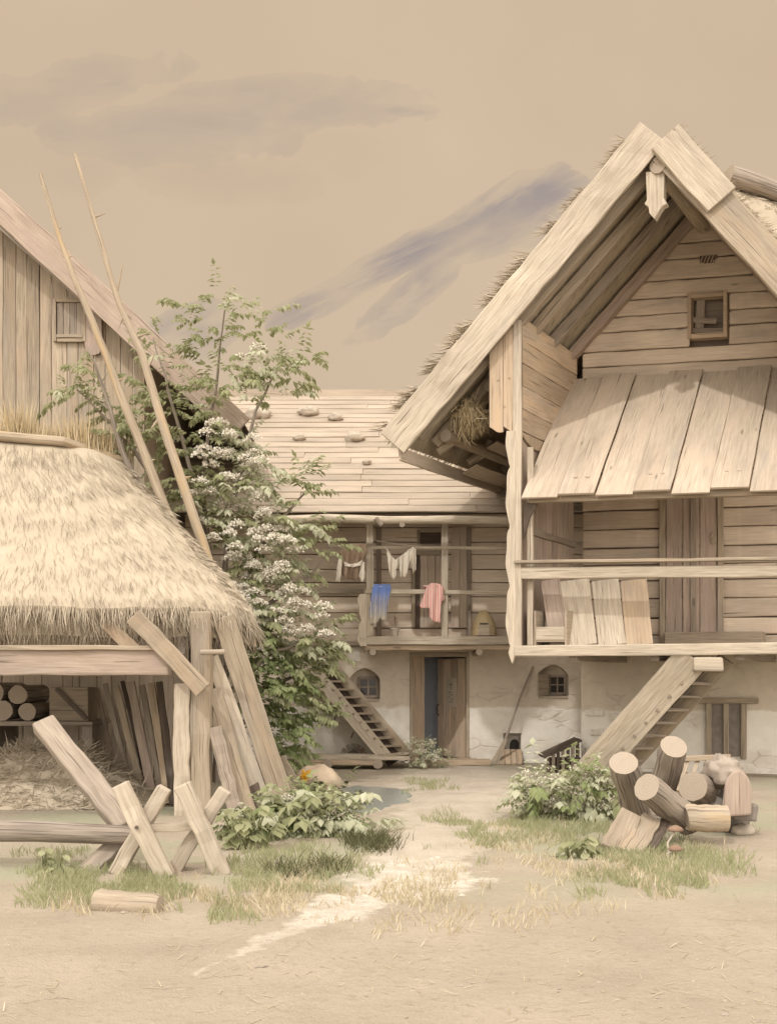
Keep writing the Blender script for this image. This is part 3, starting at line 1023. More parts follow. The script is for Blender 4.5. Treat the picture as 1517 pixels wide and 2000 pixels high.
# ------------------------------------------------------------------ things on the balcony
def inside(x, y, poly):
    r = False
    j = len(poly) - 1
    for i in range(len(poly)):
        if (poly[i][1] > y) != (poly[j][1] > y) and x < (poly[j][0] - poly[i][0]) * (y - poly[i][1]) / (poly[j][1] - poly[i][1]) + poly[i][0]:
            r = not r
        j = i
    return r
def cloth(poly, Y, amp, fk, n=40, seed=0):
    xs, ys = [p[0] for p in poly], [p[1] for p in poly]
    xa, xb, ya, yb = min(xs), max(xs), min(ys), max(ys)
    ny = max(4, int(n * (yb - ya) / (xb - xa)))
    mb = MB()
    idx = {}
    def vert(i, j):
        if (i, j) not in idx:
            px, py = xa + (xb - xa) * i / n, ya + (yb - ya) * j / ny
            q = (py - ya) / (yb - ya)
            fold = amp * (.25 + q) * (math.sin(fk * i / n * 6.28 + seed + q * 1.2) + .5 * nz(i / n * 4, q * 2, seed, 1))
            idx[(i, j)] = len(mb.v)
            mb.v.append(P(px, py, Y + fold))
        return idx[(i, j)]
    for i in range(n):
        for j in range(ny):
            if inside(xa + (xb - xa) * (i + .5) / n, ya + (yb - ya) * (j + .5) / ny, poly):
                mb.face([vert(i, j), vert(i, j + 1), vert(i + 1, j + 1), vert(i + 1, j)],
                        [((i + a) / n, 1 - (j + b) / ny) for a, b in ((0, 0), (0, 1), (1, 1), (1, 0))])
    return mb
line = MB()
line.tube([P(735, 1056, 20.05), P(770, 1062, 20.04), P(805, 1067, 20.03), P(822, 1064, 20.05)], .009, 6)
tag(line.build('clothes_line', 'rope', loc=P(735, 1056, 20.05)), 'thin sagging clothes line tied along the upper balcony rail', 'rope')
pole = MB().tube([P(640, 1068, 20.02), P(700, 1064, 20.02), P(728, 1062, 20.06)], .016, 8)
tag(pole.build('drying_pole', 'wood_grey', loc=P(650, 1068, 20)), 'thin drying pole carrying the brown jacket at the balcony end', 'pole')
jk = thing('hanging_jacket', 'brown jacket with pale sleeves hung from the pole at the balcony end', 'jacket', P(688, 1066, 20.0))
mb = cloth([(672, 1066), (690, 1062), (714, 1063), (717, 1075), (708, 1095), (706, 1125), (696, 1132), (676, 1130), (667, 1122), (669, 1090), (663, 1080)], 19.93, .05, 2.6)
mb.build('jacket_body', 'cloth_brown', jk, solid=.012, smooth=True)
mb = cloth([(672, 1097), (684, 1102), (698, 1100), (708, 1093), (705, 1104), (690, 1108), (673, 1106)], 19.86, .02, 2)
mb.build('jacket_lining', 'cloth_white', jk, solid=.01, smooth=True)
for poly in ([(662, 1088), (668, 1094), (667, 1120), (663, 1137), (656, 1134), (658, 1108)], [(705, 1096), (712, 1098), (713, 1130), (706, 1138), (701, 1126)]):
    cloth(poly, 19.88, .02, 1, 14).build('sleeve', 'cloth_white', jk, solid=.014, smooth=True)
for poly, lab, sd in (([(754, 1068), (762, 1082), (772, 1094), (782, 1086), (784, 1100), (773, 1112), (775, 1122), (768, 1132), (760, 1118), (757, 1098)], 'small white shirt hanging from the clothes line, nearer the left post', 1),
                      ([(783, 1086), (800, 1072), (806, 1068), (803, 1088), (797, 1112), (791, 1127), (782, 1127), (779, 1110)], 'pale cloth bundle hanging from the clothes line beside the small shirt', 2),
                      ([(806, 1068), (811, 1072), (812, 1110), (808, 1120), (802, 1104)], 'narrow white strip of cloth at the end of the clothes line', 3)):
    o = cloth(poly, 19.98, .035, 2.2, 24, sd).build('hanging_cloth', 'cloth_white', loc=P(poly[0][0], poly[0][1], 19.98), solid=.01, smooth=True)
    tag(o, lab, 'laundry', 'white washing on the clothes line')
for poly, mt, lab, nm, fk in (([(727, 1148), (730, 1141), (762, 1141), (763, 1150), (758, 1180), (755, 1210), (746, 1211), (742, 1206), (736, 1217), (723, 1219), (722, 1190)], 'cloth_blue', 'blue and white cloth draped over the balcony handrail', 'draped_cloth', 2.4),
                              ([(834, 1144), (842, 1139), (858, 1140), (866, 1148), (868, 1172), (862, 1176), (859, 1216), (848, 1214), (838, 1206), (839, 1188), (822, 1188), (820, 1184), (828, 1160)], 'cloth_red', 'red striped white cloth draped over the balcony handrail', 'draped_cloth', 3.2)):
    mb = cloth(poly, BY - .09, .03, fk, 34)
    xa, xb = min(p[0] for p in poly) + 6, max(p[0] for p in poly) - 5
    mb.grid(lambda u, v: (P(xa + (xb - xa) * u, 0, BY).x, BY - .09 + .16 * v, bp(0, 1146).z + .025 * math.sin(v * math.pi)), 14, 6)
    mb.grid(lambda u, v: (P(xa + (xb - xa) * u, 0, BY).x, BY + .07 + .012 * math.sin(u * 20), bp(0, 1146).z - .35 * v), 14, 6)
    tag(mb.build(nm, mt, loc=P(poly[0][0], poly[0][1], BY), solid=.008, smooth=True), lab, 'cloth')
# flower pot
fp = thing('flower_pot', 'small clay pot with a thin bare plant on the balcony floor', 'flower pot', (bp(771, 0).x, BY + .16, 2.325))
c_ = V3((bp(771, 0).x, BY + .16, 2.325))
mb = MB()
mb.tube([c_, c_ + V3((0, 0, .12)), c_ + V3((0, 0, .125)), c_ + V3((0, 0, .155))], [.055, .08, .092, .094], 16)
mb.build('pot', 'clay', fp)
mb = MB().tube([c_ + V3((0, 0, .1)), c_ + V3((.01, 0, .25)), c_ + V3((-.01, 0, .38)), c_ + V3((.01, 0, .46))], [.008, .007, .005, .003], 6)
for k in range(14):
    q = V3((random.uniform(-.01, .01), 0, random.uniform(.18, .46)))
    mb.leaf(c_ + q, (random.uniform(-1, 1), random.uniform(-1, 1), .5), UP, .06, .025)
mb.build('plant', 'twig', fp)
# straw beehive
bh = thing('beehive', 'domed straw beehive with a pale front board on the balcony', 'beehive', (bp(947, 0).x, BY + .3, 2.325))
c_ = V3((bp(947, 0).x, BY + .3, 2.325))
mb = MB()
pts, rad = [], []
for k in range(16):
    q = k / 15
    for e in (0, 1):
        pts.append(c_ + V3((0, 0, .02 + .44 * (q + e * .03))))
        rad.append((.235 * (1 - q ** 3.2 * .52) - q * .045) * (1.0 if e == 0 else .965))
pts.append(c_ + V3((0, 0, .485)))
rad.append(.03)
mb.tube(pts, rad, 22, .008)
mb.build('straw_dome', 'straw_gold', bh)
MB().box(c_ + V3((-.11, -.25, .02)), c_ + V3((.08, -.225, .21)), .002).build('front_board', 'wood_pale', bh)
MB().box(c_ + V3((-.09, -.23, .215)), c_ + V3((.06, -.20, .24))).build('entrance', 'iron', bh)

# broom leaning on the wall
br = thing('long_broom', 'long thin-handled wooden shovel leaning on the white wall beside the square hole', 'shovel', G(968, 1494))
a, b = G(968, 1494) + V3((0, 0, .05)), P(1040, 1302, 20.94)
mb = MB().tube([a, a.lerp(b, .3) + V3((.01, 0, 0)), a.lerp(b, .7) - V3((.012, 0, 0)), b], [.026, .022, .02, .017], 8)
mb.build('handle', 'wood_grey', br)
mb = MB().beam(a - V3((.03, 0, .02)), a.lerp(b, .24) + V3((.02, -.03, 0)), .15, .025, V3((1, .1, 0)), 4, .004, w2=.05)
mb.build('blade', 'wood_tan', br, bevel=.005)

# cellar hatch at the corner of the right house
hc = thing('cellar_hatch', 'low dark slatted hatch with sloping plank lid at the white wall corner', 'hatch', P(1100, 1505, 19.0))
a, b = P(1062, 1480, 18.75), P(1136, 1446, 18.75)
mb = MB()
for k in range(3):
    mb.beam(a + V3((0, .12 + k * .24, .0)), b + V3((0, .12 + k * .24, 0)), .23, .04, YA, 4, .005)
mb.build('lid', 'wood_dark', hc, bevel=.006)
for k in range(7):
    q = (k + .35) / 7
    p = a.lerp(b, .08 + .9 * q)
    MB().beam((p.x, 18.80, 0), (p.x, 18.80, p.z - .025), .055, .04, XA, 3, .005).build('slat', 'wood_grey' if k % 2 else 'wood_dark', hc, bevel=.004)
MB().box((a.x + .08, 18.9, 0), (b.x, 18.95, .25)).build('back_board', 'wood_dark', hc)

# ------------------------------------------------------------------ gabled house on the right (skewed plan)
RU_ = V3((math.cos(math.radians(12)), -math.sin(math.radians(12)), 0))
RV_ = V3((.5, .866, 0))
RA = V3((3.27, 19.2, 0))
def R(u, v, z):
    return RA + RU_ * u + RV_ * v + V3((0, 0, z))
def RU(px, py, v):
    b_ = RA + RV_ * v
    k = (px - 758.5) / F
    u = (k * b_.y - b_.x) / (RU_.x - k * RU_.y)
    Y = b_.y + RU_.y * u
    return u, EYE + (1322 - py) / F * Y
def RP(px, py, v):
    u, z = RU(px, py, v)
    return R(u, v, z)
gh = thing('gabled_house', 'tall gabled log house with thatch, carved balcony and slanting plank awning, right of the yard', 'house', RA)
VB = -2.6
ua, za = RU(1284, 268, VB)
ul, zl = RU(775, 858, VB)
ur, zr = RU(1500, 505, VB)
msl = (za - zl) / (ua - ul)
msr = (za - zr) / (ur - ua)
def roofz(u):
    return za - (ua - u) * msl if u < ua else za - (u - ua) * msr
# stone base
mb = MB()
NB = 24
def rbox(mb, u0, u1, v0, v1, z0, z1):
    k = len(mb.v)
    for z_ in (z0, z1):
        for (u, v) in ((u0, v0), (u1, v0), (u1, v1), (u0, v1)):
            mb.v.append(R(u, v, z_))
    for f in ((0, 1, 5, 4), (1, 2, 6, 5), (2, 3, 7, 6), (3, 0, 4, 7), (4, 5, 6, 7), (3, 2, 1, 0)):
        mb.face([k + q for q in f], [(0, 0), (u1 - u0, 0), (u1 - u0, z1 - z0), (0, z1 - z0)])
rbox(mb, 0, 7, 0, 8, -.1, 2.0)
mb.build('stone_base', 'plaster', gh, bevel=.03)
mb = MB()                                            # a few proud stones in the lit base wall
for px, py, a, b in ((1160, 1392, .32, .10), (1205, 1400, .26, .12), (1250, 1385, .3, .10), (1165, 1430, .22, .12), (1200, 1445, .3, .14), (1240, 1440, .22, .10), (1160, 1465, .3, .12), (1175, 1490, .3, .12)):
    u, z = RU(px, py, -.015)
    c_ = R(u, -.012, z)
    MB().beam(c_ - RU_ * a / 2, c_ + RU_ * a / 2, b, .05, UP, 3, .012).build('base_stone', 'stone_white', gh, bevel=.015)
# log walls: front in rows split round the window, left side
gu0, gz1 = RU(1343, 578, 0)
gu1, gz0 = RU(1420, 655, 0)
mb = MB()
z = 2.0
while z < za - .3:
    hgt = random.uniform(.25, .34)
    zt = z + hgt
    left = 0.0
    if roofz(0) < zt:
        left = max(0, ua - (za - z - .06) / msl)
    right = min(7, ua + (za - z - .06) / msr)
    spans = [(left, right)]
    if zt > gz0 and z < gz1:
        spans = [(left, gu0), (gu1, right)]
    for (p, q) in spans:
        if q - p > .1:
            dz_ = (z + zt) / 2
            mb.beam(R(p, .09, dz_), R(q, .09, dz_), hgt - .014, .18 + random.uniform(-.02, .02), UP, 12, .008)
    z = zt
mb.build('log_wall', 'wood_wall', gh, bevel=.03)
mb = MB()
k = len(mb.v)
pts = [R(.05, .22, 2), R(6.9, .22, 2), R(6.9, .22, roofz(6.9) if roofz(6.9) > 2.2 else 2.2), R(ua, .22, za - .1), R(.05, .22, roofz(.05))]
mb.v += pts
mb.face([k + j for j in range(5)], [(p.x, p.z) for p in pts])
pts = [R(.02, .2, 2), R(.02, 8, 2), R(.02, 8, roofz(0) - .1), R(.02, .2, roofz(0) - .1)]
k = len(mb.v)
mb.v += pts
mb.face([k, k + 1, k + 2, k + 3], [(p.y, p.z) for p in pts])
mb.build('wall_lining', 'wood_lining', gh)
# window in the gable: frame, broken boards, dark behind
fr = MB()
um = (gu0 + gu1) / 2
for (a, b) in ((gu0, gu0 + .06), (gu1 - .06, gu1)):
    rbox(fr, a, b, -.05, .15, gz0 - .03, gz1 + .03)
for (a, b) in ((gz0 - .03, gz0 + .05), (gz1 - .05, gz1 + .03)):
    rbox(fr, gu0 + .061, gu1 - .061, -.047, .15, a, b)
win = fr.build('window', 'wood_orange', gh, bevel=.008)
mb = MB()
mb.beam(R(gu0 + .05, .10, gz0 + .14), R(gu1 - .05, .10, gz0 + .10), .09, .03, UP, 3, .006)
mb.beam(R(gu0 + .05, .09, gz0 + .32), R(gu1 - .2, .09, gz0 + .27), .09, .03, UP, 3, .006)
mb.beam(R(gu0 + .14, .11, gz0 + .05), R(gu0 + .18, .11, gz1 - .05), .14, .03, RU_, 3, .006)
mb.build('broken_board', 'wood_grey', win, bevel=.004)
u, z = RU(1366, 516, 0)
u1, z1 = RU(1400, 498, 0)
mb = MB()
rbox(mb, u, u1, -.012, .03, z, z1)
vt = mb.build('vent', 'wood_dark', gh)
mb = MB()
for k in range(5):
    q = u + (u1 - u) * (k + .5) / 5
    mb.beam(R(q - .02, -.025, z), R(q + .03, -.025, z1), .02, .015, RU_, 1, .002)
mb.build('vent_slat', 'wood_tan', vt)

# thatch slabs
def slab(mb, ulo, uhi, v0, v1, o0, o1, sgn, nu=30, nv=36, lump=.05, sl2=None):
    m_ = msl if sgn < 0 else (sl2 or msr)
    nrm = (RU_ * (-m_ if sgn < 0 else m_) + UP).normalized()
    def surf(off, lm):
        def f(a, b):
            u = ulo + (uhi - ulo) * a
            v = v0 + (v1 - v0) * b
            zz = za - abs(ua - u) * m_
            return R(u, v, zz) + nrm * (off + lm * nz(u * 1.5, v * 1.5, off, 1.3))
        return f
    top, bot = surf(o1, lump), surf(o0, .01)
    mb.grid(top, nu, nv, flip=sgn > 0)
    mb.grid(bot, nu, nv, flip=sgn < 0)
    for (fa, fb) in ((lambda q: (0, q), nv), (lambda q: (1, q), nv)):
        mb.grid(lambda a, b, fa=fa: V3(top(*fa(a))).lerp(V3(bot(*fa(a))), b), fb, 2)
    for fa in (lambda q: (q, 0), lambda q: (q, 1)):
        mb.grid(lambda a, b, fa=fa: V3(top(*fa(a))).lerp(V3(bot(*fa(a))), b), nu, 2)
    return top, bot, nrm
rt = MB()
top, bot, nrm = slab(rt, ul - .05, ua + .1, VB + .06, 3.4, .02, .30, -1)
dn_sl = (RU_ * -1 + UP * -msl).normalized()
for k in range(1500):                                 # tufts along the verge
    a = random.random()
    p = V3(top(a, random.uniform(0, .02)))
    if nz(a * 14, 2, 0, 1) < -.05:
        continue
    rt.blade(p + nrm * .02 - RV_ * .05, nrm * random.uniform(.4, 1) + dn_sl * random.uniform(.2, 1.4) - RV_ * random.uniform(0, .4), random.uniform(.10, .30), .013)
for k in range(2600):                                 # straw ends on the underside
    p = V3(bot(random.random(), random.uniform(0, .42)))
    rt.blade(p + nrm * .01, dn_sl + RV_ * random.uniform(-.3, .3) - nrm * random.uniform(.05, .35), random.uniform(.10, .24), .012)
for k in range(500):                                  # ragged eave
    p = V3(top(random.uniform(0, .03), random.uniform(0, .6)))
    rt.blade(p - nrm * random.uniform(0, .25), dn_sl + RV_ * random.uniform(-.3, .3), random.uniform(.1, .2), .012)
topR, botR, nrmR = slab(rt, ua - .1, 5.6, VB + .06, 3.4, .02, .30, 1)
dnr = (RU_ + UP * -msr).normalized()
for k in range(700):
    p = V3(topR(random.random(), random.uniform(0, .02)))
    rt.blade(p - nrmR * .10, nrmR * random.uniform(.5, 1) + dnr * random.uniform(.2, 1.0) - RV_ * random.uniform(0, .6), random.uniform(.14, .28), .012)
for k in range(1200):
    p = V3(botR(random.random(), random.uniform(0, .42)))
    rt.blade(p + nrmR * .01, dnr + RV_ * random.uniform(-.3, .3) - nrmR * random.uniform(.05, .35), random.uniform(.10, .24), .012)
rt.build('thatch_roof', 'thatch', gh)
# thatch hummock along the ridge behind the right bargeboard
rh = MB()
def hum(a, b):
    px = 1318 + 330 * a
    py = 296 + (372 - 300) / 195 * (px - 1320)
    tp = RP(px, py, VB + .5)
    uu = ua + .05 + (tp - R(ua, VB + .5, tp.z)).dot(RU_) * 1.0
    lowz = za - (uu - ua) * msr - .1
    c_ = math.sin(b * math.pi) ** .7
    v = VB + .2 + b * 1.9
    p = R(0, v, 0)
    u2, _ = RU(px, py, VB + .5)
    h_ = max(0.05, (tp.z - (za - (u2 - ua) * msr)))
    return R(u2, v, za - (u2 - ua) * msr - .05 + (h_ + .03) * c_ + .05 * nz(a * 8, b * 5, 3, 1))
rh.grid(hum, 40, 16, flip=True)
for k in range(900):
    p = V3(hum(random.random(), random.uniform(.2, .8)))
    rh.blade(p, dnr * .8 + UP * random.uniform(0, .5) + RV_ * random.uniform(-.5, .3), random.uniform(.1, .22), .012)
rh.build('ridge_thatch', 'thatch', gh, smooth=False)
a, b = RP(1422, 342, VB + .55), RP(1545, 385, VB + 1.0)
o = MB().tube([a, a.lerp(b, .4) + V3((0, 0, .015)), b], [.155, .14, .13], 14, .05, emi=1).build('roof_log', ('bark', 'end_grain'), loc=a, smooth=True)
tag(o, 'round log lying on the thatch behind the house ridge', 'log')
p = RP(1200, 304, VB + .3)
o = MB().tube([p, p + RV_ * .8], .065, 12, .08, emi=1).build('roof_log', ('bark', 'end_grain'), loc=p, smooth=True)
tag(o, 'small round pole end poking above the long left bargeboard', 'log')

# bargeboards
nl = (RU_ * -msl + UP).normalized()
nrr = (RU_ * msr + UP).normalized()
def RB(u, z, v):
    return R(u, v, z)
mb = MB()
mb.beam(R(ua - .06, VB - .03, za + .06), R(ul - .06, VB - .03, zl - .06 * msl), .49, .09, nl, 22, .014)
mb.build('bargeboard', 'wood_pale', gh, bevel=.015)
mb = MB()
u0, u1_ = ua + .12, ua + .92
mb.beam(R(u0, VB - .09, roofz(u0) + .09), R(u1_, VB - .09, roofz(u1_) + .09), .50, .08, nrr, 6, .012)
mb.build('bargeboard', 'wood_pale', gh, bevel=.012)
mb = MB()
u0, u1_ = ua + .12, ua + 3.4
mb.beam(R(u0, VB + .0, roofz(u0) - .02), R(u1_, VB + .0, roofz(u1_) - .02), .50, .08, nrr, 14, .012)
mb.build('bargeboard', 'wood_tan', gh, bevel=.012)
# rafters under the overhang
for v, wd, mt in ((-.12, .26, 'wood_rose'), (-1.0, .13, 'wood_grey'), (-1.75, .13, 'wood_tan'), (-2.3, .12, 'wood_tan'), (.9, .13, 'wood_grey')):
    mb = MB()
    ue = ul + .12
    if v in (-.12,):
        ue = -.25
    mb.beam(R(ua - .05, v, roofz(ua - .05)) - nl * .10, R(ue, v, roofz(ue)) - nl * .10, .17, wd, nl, 12, .01)
    mb.build('rafter', mt, gh, bevel=.015)
for v in (-.12, -1.4):
    mb = MB()
    mb.beam(R(ua + .05, v, roofz(ua + .05)) - nrr * .10, R(5.3, v, roofz(5.3)) - nrr * .10, .17, .15, nrr, 10, .01)
    mb.build('rafter', 'wood_rose', gh, bevel=.015)
for u in (-1.45, -.75):
    mb = MB()
    z_ = roofz(u) - .30
    mb.tube([R(u, -1.9, z_), R(u, .8, z_)], .10, 12, .04, emi=1)
    mb.build('purlin', ('wood_tan', 'end_grain'), gh, smooth=False)
mb = MB()
mb.tube([R(ua, VB - .02, za - .42), R(ua, 2.5, za - .42)], .12, 12, .03, emi=1)
mb.build('ridge_beam', ('wood_tan', 'end_grain'), gh)
mb = MB()
mb.beam(R(ul + .02, VB + .05, zl - .22), R(ul + .02, 1.6, zl - .22), .20, .05, UP, 8, .01)
mb.build('eave_board', 'wood_wall', gh, bevel=.01)
mb = MB()                                             # boards closing the overhang at the left
for k in range(5):
    u = ul + .25 + k * .34
    mb.beam(R(u, -.6, roofz(u) - .42), R(u, 1.4, roofz(u) - .42), .30, .03, RU_ + UP * msl * .4, 5, .008)
mb.build('overhang_board', 'wood_wall', gh, bevel=.006)
for v in (-1.55, -.4):                                # wooden gutter hooks below the eave
    u = ul + .5
    mb = MB().tube([R(u, v, roofz(u) - .20), R(u - .1, v - .05, roofz(u) - .42), R(u - .32, v - .1, roofz(u - .3) - .25)], [.07, .08, .075], 10, .05, emi=1)
    mb.build('eave_hook', ('wood_tan', 'end_grain'), gh)
# carved pendant below the apex
pu, pz = RU(1277, 345, VB)
pts = []
for (dxp, py) in ((-17, 335), (-15, 390), (-20, 398), (-12, 404), (-10, 416), (0, 428), (9, 412), (16, 402), (24, 398), (18, 386), (20, 335)):
    pts.append(RP(1277 + dxp, py, VB + .02))
MB().prism(pts, RV_ * .14).build('carved_pendant', 'wood_pale', gh, bevel=.01)

# balcony
VF = -2.45
fz = 2.08
UL = -.12
UE = 5.2
mb = MB()
for k in range(9):
    v = VF + .14 + k * .27
    mb.beam(R(UL, v, fz - .03), R(UE, v, fz - .03), .26, .05, RV_, 6, .004)
mb.build('balcony_floor', 'wood_tan', gh, bevel=.006)
mb = MB()
mb.beam(R(UL - .02, VF - .02, fz - .09), R(UE, VF - .02, fz - .06), .17, .12, UP, 10, .007)
mb.build('balcony_beam', 'wood_pale', gh, bevel=.02)
for u in (.7, 1.9, 3.1):
    mb = MB().beam(R(u, VF + .1, fz - .16), R(u, .1, fz - .16), .14, .16, RU_, 4, .006)
    mb.build('balcony_joist', 'wood_grey', gh, bevel=.012)
u0, z0 = RU(1018, 1098, VF)
mb = MB()
mb.beam(R(UL, VF - .04, z0), R(UE, VF - .04, z0 - .05), .05, .16, UP, 10, .006)
mb.build('handrail', 'wood_tan', gh, bevel=.012)
mb = MB()
mb.beam(R(UL, VF, z0 - .17), R(UE, VF, z0 - .22), .17, .09, UP, 10, .007)
mb.build('rail_beam', 'wood_pale', gh, bevel=.015)
# corner post, carved edge board
mb = MB()
mb.beam(R(-.10, VF + .02, fz - .1), R(-.10, VF + .02, roofz(-.1) - .2), .13, .16, RU_, 12, .008)
mb.build('corner_post', 'wood_pale', gh, bevel=.012)
mb = MB()
mb.beam(R(.04, VF + .16, fz), R(.04, VF + .16, 5.1), .09, .10, RU_, 8, .006)
mb.build('balcony_post', 'wood_pale', gh, bevel=.01)
pts = []
zt, zb = RU(990, 842, VF - .06)[1], RU(1003, 1262, VF - .06)[1]
uo = RU(999, 1000, VF - .06)[0]
for k in range(61):
    q = k / 60
    z_ = zb + (zt - zb) * q
    cyc = (q * 3.6) % 1
    bulge = math.sin(cyc * math.pi) ** .7
    notch = .03 if cyc < .06 or cyc > .94 else 0
    pts.append(R(uo - .085 + .055 * (1 - bulge) + notch * .3 + (.02 * math.sin(cyc * 6.28 * 2) * .4), VF - .07, z_))
tip = [R(uo + .055, VF - .07, zt), R(uo + .055, VF - .07, zb - .12), R(uo + .005, VF - .07, zb - .26), R(uo - .05, VF - .07, zb - .10)]
MB().prism((pts + tip)[::-1], RV_ * .05).build('carved_board', 'wood_pale', gh)
# left face of the corner screen: vertical boards cut by the roof, scalloped foot
mb = MB()
u0, _ = RU(955, 800, VF - .05)
u1, _ = RU(1009, 800, VF - .05)
nbd = 2
for k in range(nbd):
    a, b = u0 + (u1 - u0) * k / nbd + .004, u0 + (u1 - u0) * (k + 1) / nbd - .004
    zb0 = RU(980, 838, VF - .05)[1]
    pts = []
    for j in range(9):
        q = j / 8
        pts.append(R(a + (b - a) * q, VF - .05, zb0 + .05 * math.cos((q + k) * math.pi * 1.0) * (1 if k else -1) * -.8 - .03 * math.sin(q * math.pi)))
    pts += [R(b, VF - .05, roofz(b) - .24), R(a, VF - .05, roofz(a) - .24)]
    mb.prism(pts, RV_ * .035)
for (px, py) in ((972, 742), (994, 738), (985, 794)):
    p = RP(px, py, VF - .052)
    mb.tube([p, p - RV_ * .012], .013, 8)
mb.build('corner_boarding', 'wood_orange', gh)
# side screen of the balcony: horizontal boards on top, upright ones below
mb = MB()
zt = roofz(-.1) - .12
zq = RU(1010, 840, VF)[1]
nb = 5
for k in range(nb):
    z0_, z1_ = zq + (zt - zq) * k / nb, zq + (zt - zq) * (k + 1) / nb
    mb.beam(R(-.07, VF + .12, (z0_ + z1_) / 2), R(-.07, -.02, (z0_ + z1_) / 2), z1_ - z0_ - .008, .035, UP, 8, .006)
pts = []
for k in range(17):
    q = k / 16
    pts.append(R(-.085, VF + .12 + q * 2.3, zq - .18 * math.sin(q * 7) * (1 - q * .4) * .7 - .06 - .10 * q))
pts += [R(-.085, -.03, zq - .01), R(-.085, VF + .12, zq - .01)]
mb.prism(pts, RU_ * .03)
mb.build('side_screen', 'wood_orange', gh, bevel=.006)
mb = MB()
nb = 9
for k in range(nb):
    v = VF + .22 + (2.2) * (k + .5) / nb
    mb.beam(R(-.12, v, fz), R(-.12, v, zq - .1), 2.2 / nb - .01, .035, RV_, 8, .005)
mb.build('side_boarding', 'wood_rose', gh, bevel=.006)
mb = MB()
zz = RU(1040, 1037, -2.0)[1]
mb.beam(R(-.08, VF + .2, zz), R(-.08, -.05, zz - .02), .10, .05, UP, 5, .006)
mb.build('screen_batten', 'wood_grey', gh, bevel=.008)
# wall furniture behind the balcony: door, frame, keyhole plate, sill
d0, _ = RU(1300, 1100, 0)
d1, dzt = RU(1400, 985, 0)
mb = MB()
for k in range(3):
    u = d0 + (d1 - d0) * (k + .5) / 3
    mb.beam(R(u, -.03, fz), R(u, -.03, 4.9), (d1 - d0) / 3 - .012, .05, RU_, 6, .005)
bd = mb.build('balcony_door', 'wood_rose', gh, bevel=.006)
mb = MB()
u = RU(1355, 1100, 0)[0]
mb.beam(R(u, -.07, fz), R(u, -.07, 4.9), .09, .05, RU_, 6, .006)
mb.build('door_batten', 'wood_grey', bd, bevel=.008)
mb = MB()
for u in (d0 - .05, d1 + .06):
    mb.beam(R(u, -.05, fz), R(u, -.05, 4.95), .10, .08, RU_, 6, .005)
mb.build('door_frame', 'wood_tan', bd, bevel=.008)
c_ = RP(1393, 1050, -.085)
mb = MB().tube([c_, c_ - RV_ * .015], .05, 16)
for i in range(len(mb.v)):
    mb.v[i].z = c_.z + (mb.v[i].z - c_.z) * 2.2
kp = mb.build('lock_plate', 'wood_tan', bd)
MB().tube([c_ - RV_ * .012, c_ - RV_ * .022], .012, 8).build('keyhole', 'iron', kp) if False else None
sill = MB()
u0, z0 = RU(1300, 1235, -.25)
u1, _ = RU(1440, 1235, -.25)
rbox(sill, u0, u1 + .4, -.35, -.08, fz, z0)
sill.build('door_sill', 'wood_tan', gh, bevel=.012)

# slanting plank awning above the balcony
tu0, tz = RU(1114, 742, -.03)
bu0, bzz = RU(1016, 974, VF - .25)
mb = MB()
npk = 7
pwt = .545
for k in range(npk):
    ua_, ub_ = tu0 + pwt * (k + .5), bu0 + pwt * (k + .5)
    up_ = .05 if k % 2 else 0
    rag = random.uniform(-.015, .015)
    a = R(ua_, -.03, tz + up_)
    b = R(ub_, VF - .25, bzz + up_)
    dd_ = (b - a).normalized()
    b = b + dd_ * rag
    mb.beam(a, b, pwt * (.97 if k % 2 else .985), .036, RU_, 8, .006, skew=True)
    if k % 2:
        nn_ = dd_.cross(RU_).normalized()
        if nn_.z < 0:
            nn_ = -nn_
        for s_ in (-.09, .09):
            q = b - dd_ * .42 + RU_ * s_
            mb.tube([q + nn_ * .01, q + nn_ * .034], .026, 10)
mb.build('plank_awning', 'wood_awning', gh, bevel=.006)
mb = MB()
mb.beam(R(bu0 + .05, VF - .05, bzz + .02), R(bu0 + 3.9, VF - .05, bzz + .02), .12, .12, UP, 8, .006)
mb.build('awning_beam', 'wood_tan', gh, bevel=.012)
mb = MB()                                             # knee brace at the awning corner
mb.prism([R(-.02, VF + .05, bzz - .02), R(.18, VF + .05, bzz - .02), R(.06, VF + .05, bzz - .25), R(-.02, VF + .05, bzz - .55)], RV_ * .06)
mb.build('knee_brace', 'wood_dark', gh)
# barred opening in the stone base
bu, bz1_ = RU(1380, 1374, -.03)
bu2, bz0_ = RU(1456, 1478, -.03)
mb = MB()
rbox(mb, bu, bu2, -.02, .02, bz0_, bz1_)
bo = mb.build('barred_window', 'stone_dark', gh)
for k in range(3):
    u = bu + (bu2 - bu) * (.05 + .45 * k)
    MB().beam(R(u, -.06, bz0_ - .04), R(u, -.06, bz1_), .09, .06, RU_, 3, .005).build('bar', 'wood_tan', bo, bevel=.008)
MB().beam(R(bu - .2, -.06, bz1_ + .05), R(bu2 + .2, -.06, bz1_ + .05), .09, .08, UP, 3, .005).build('lintel', 'wood_tan', bo, bevel=.008)

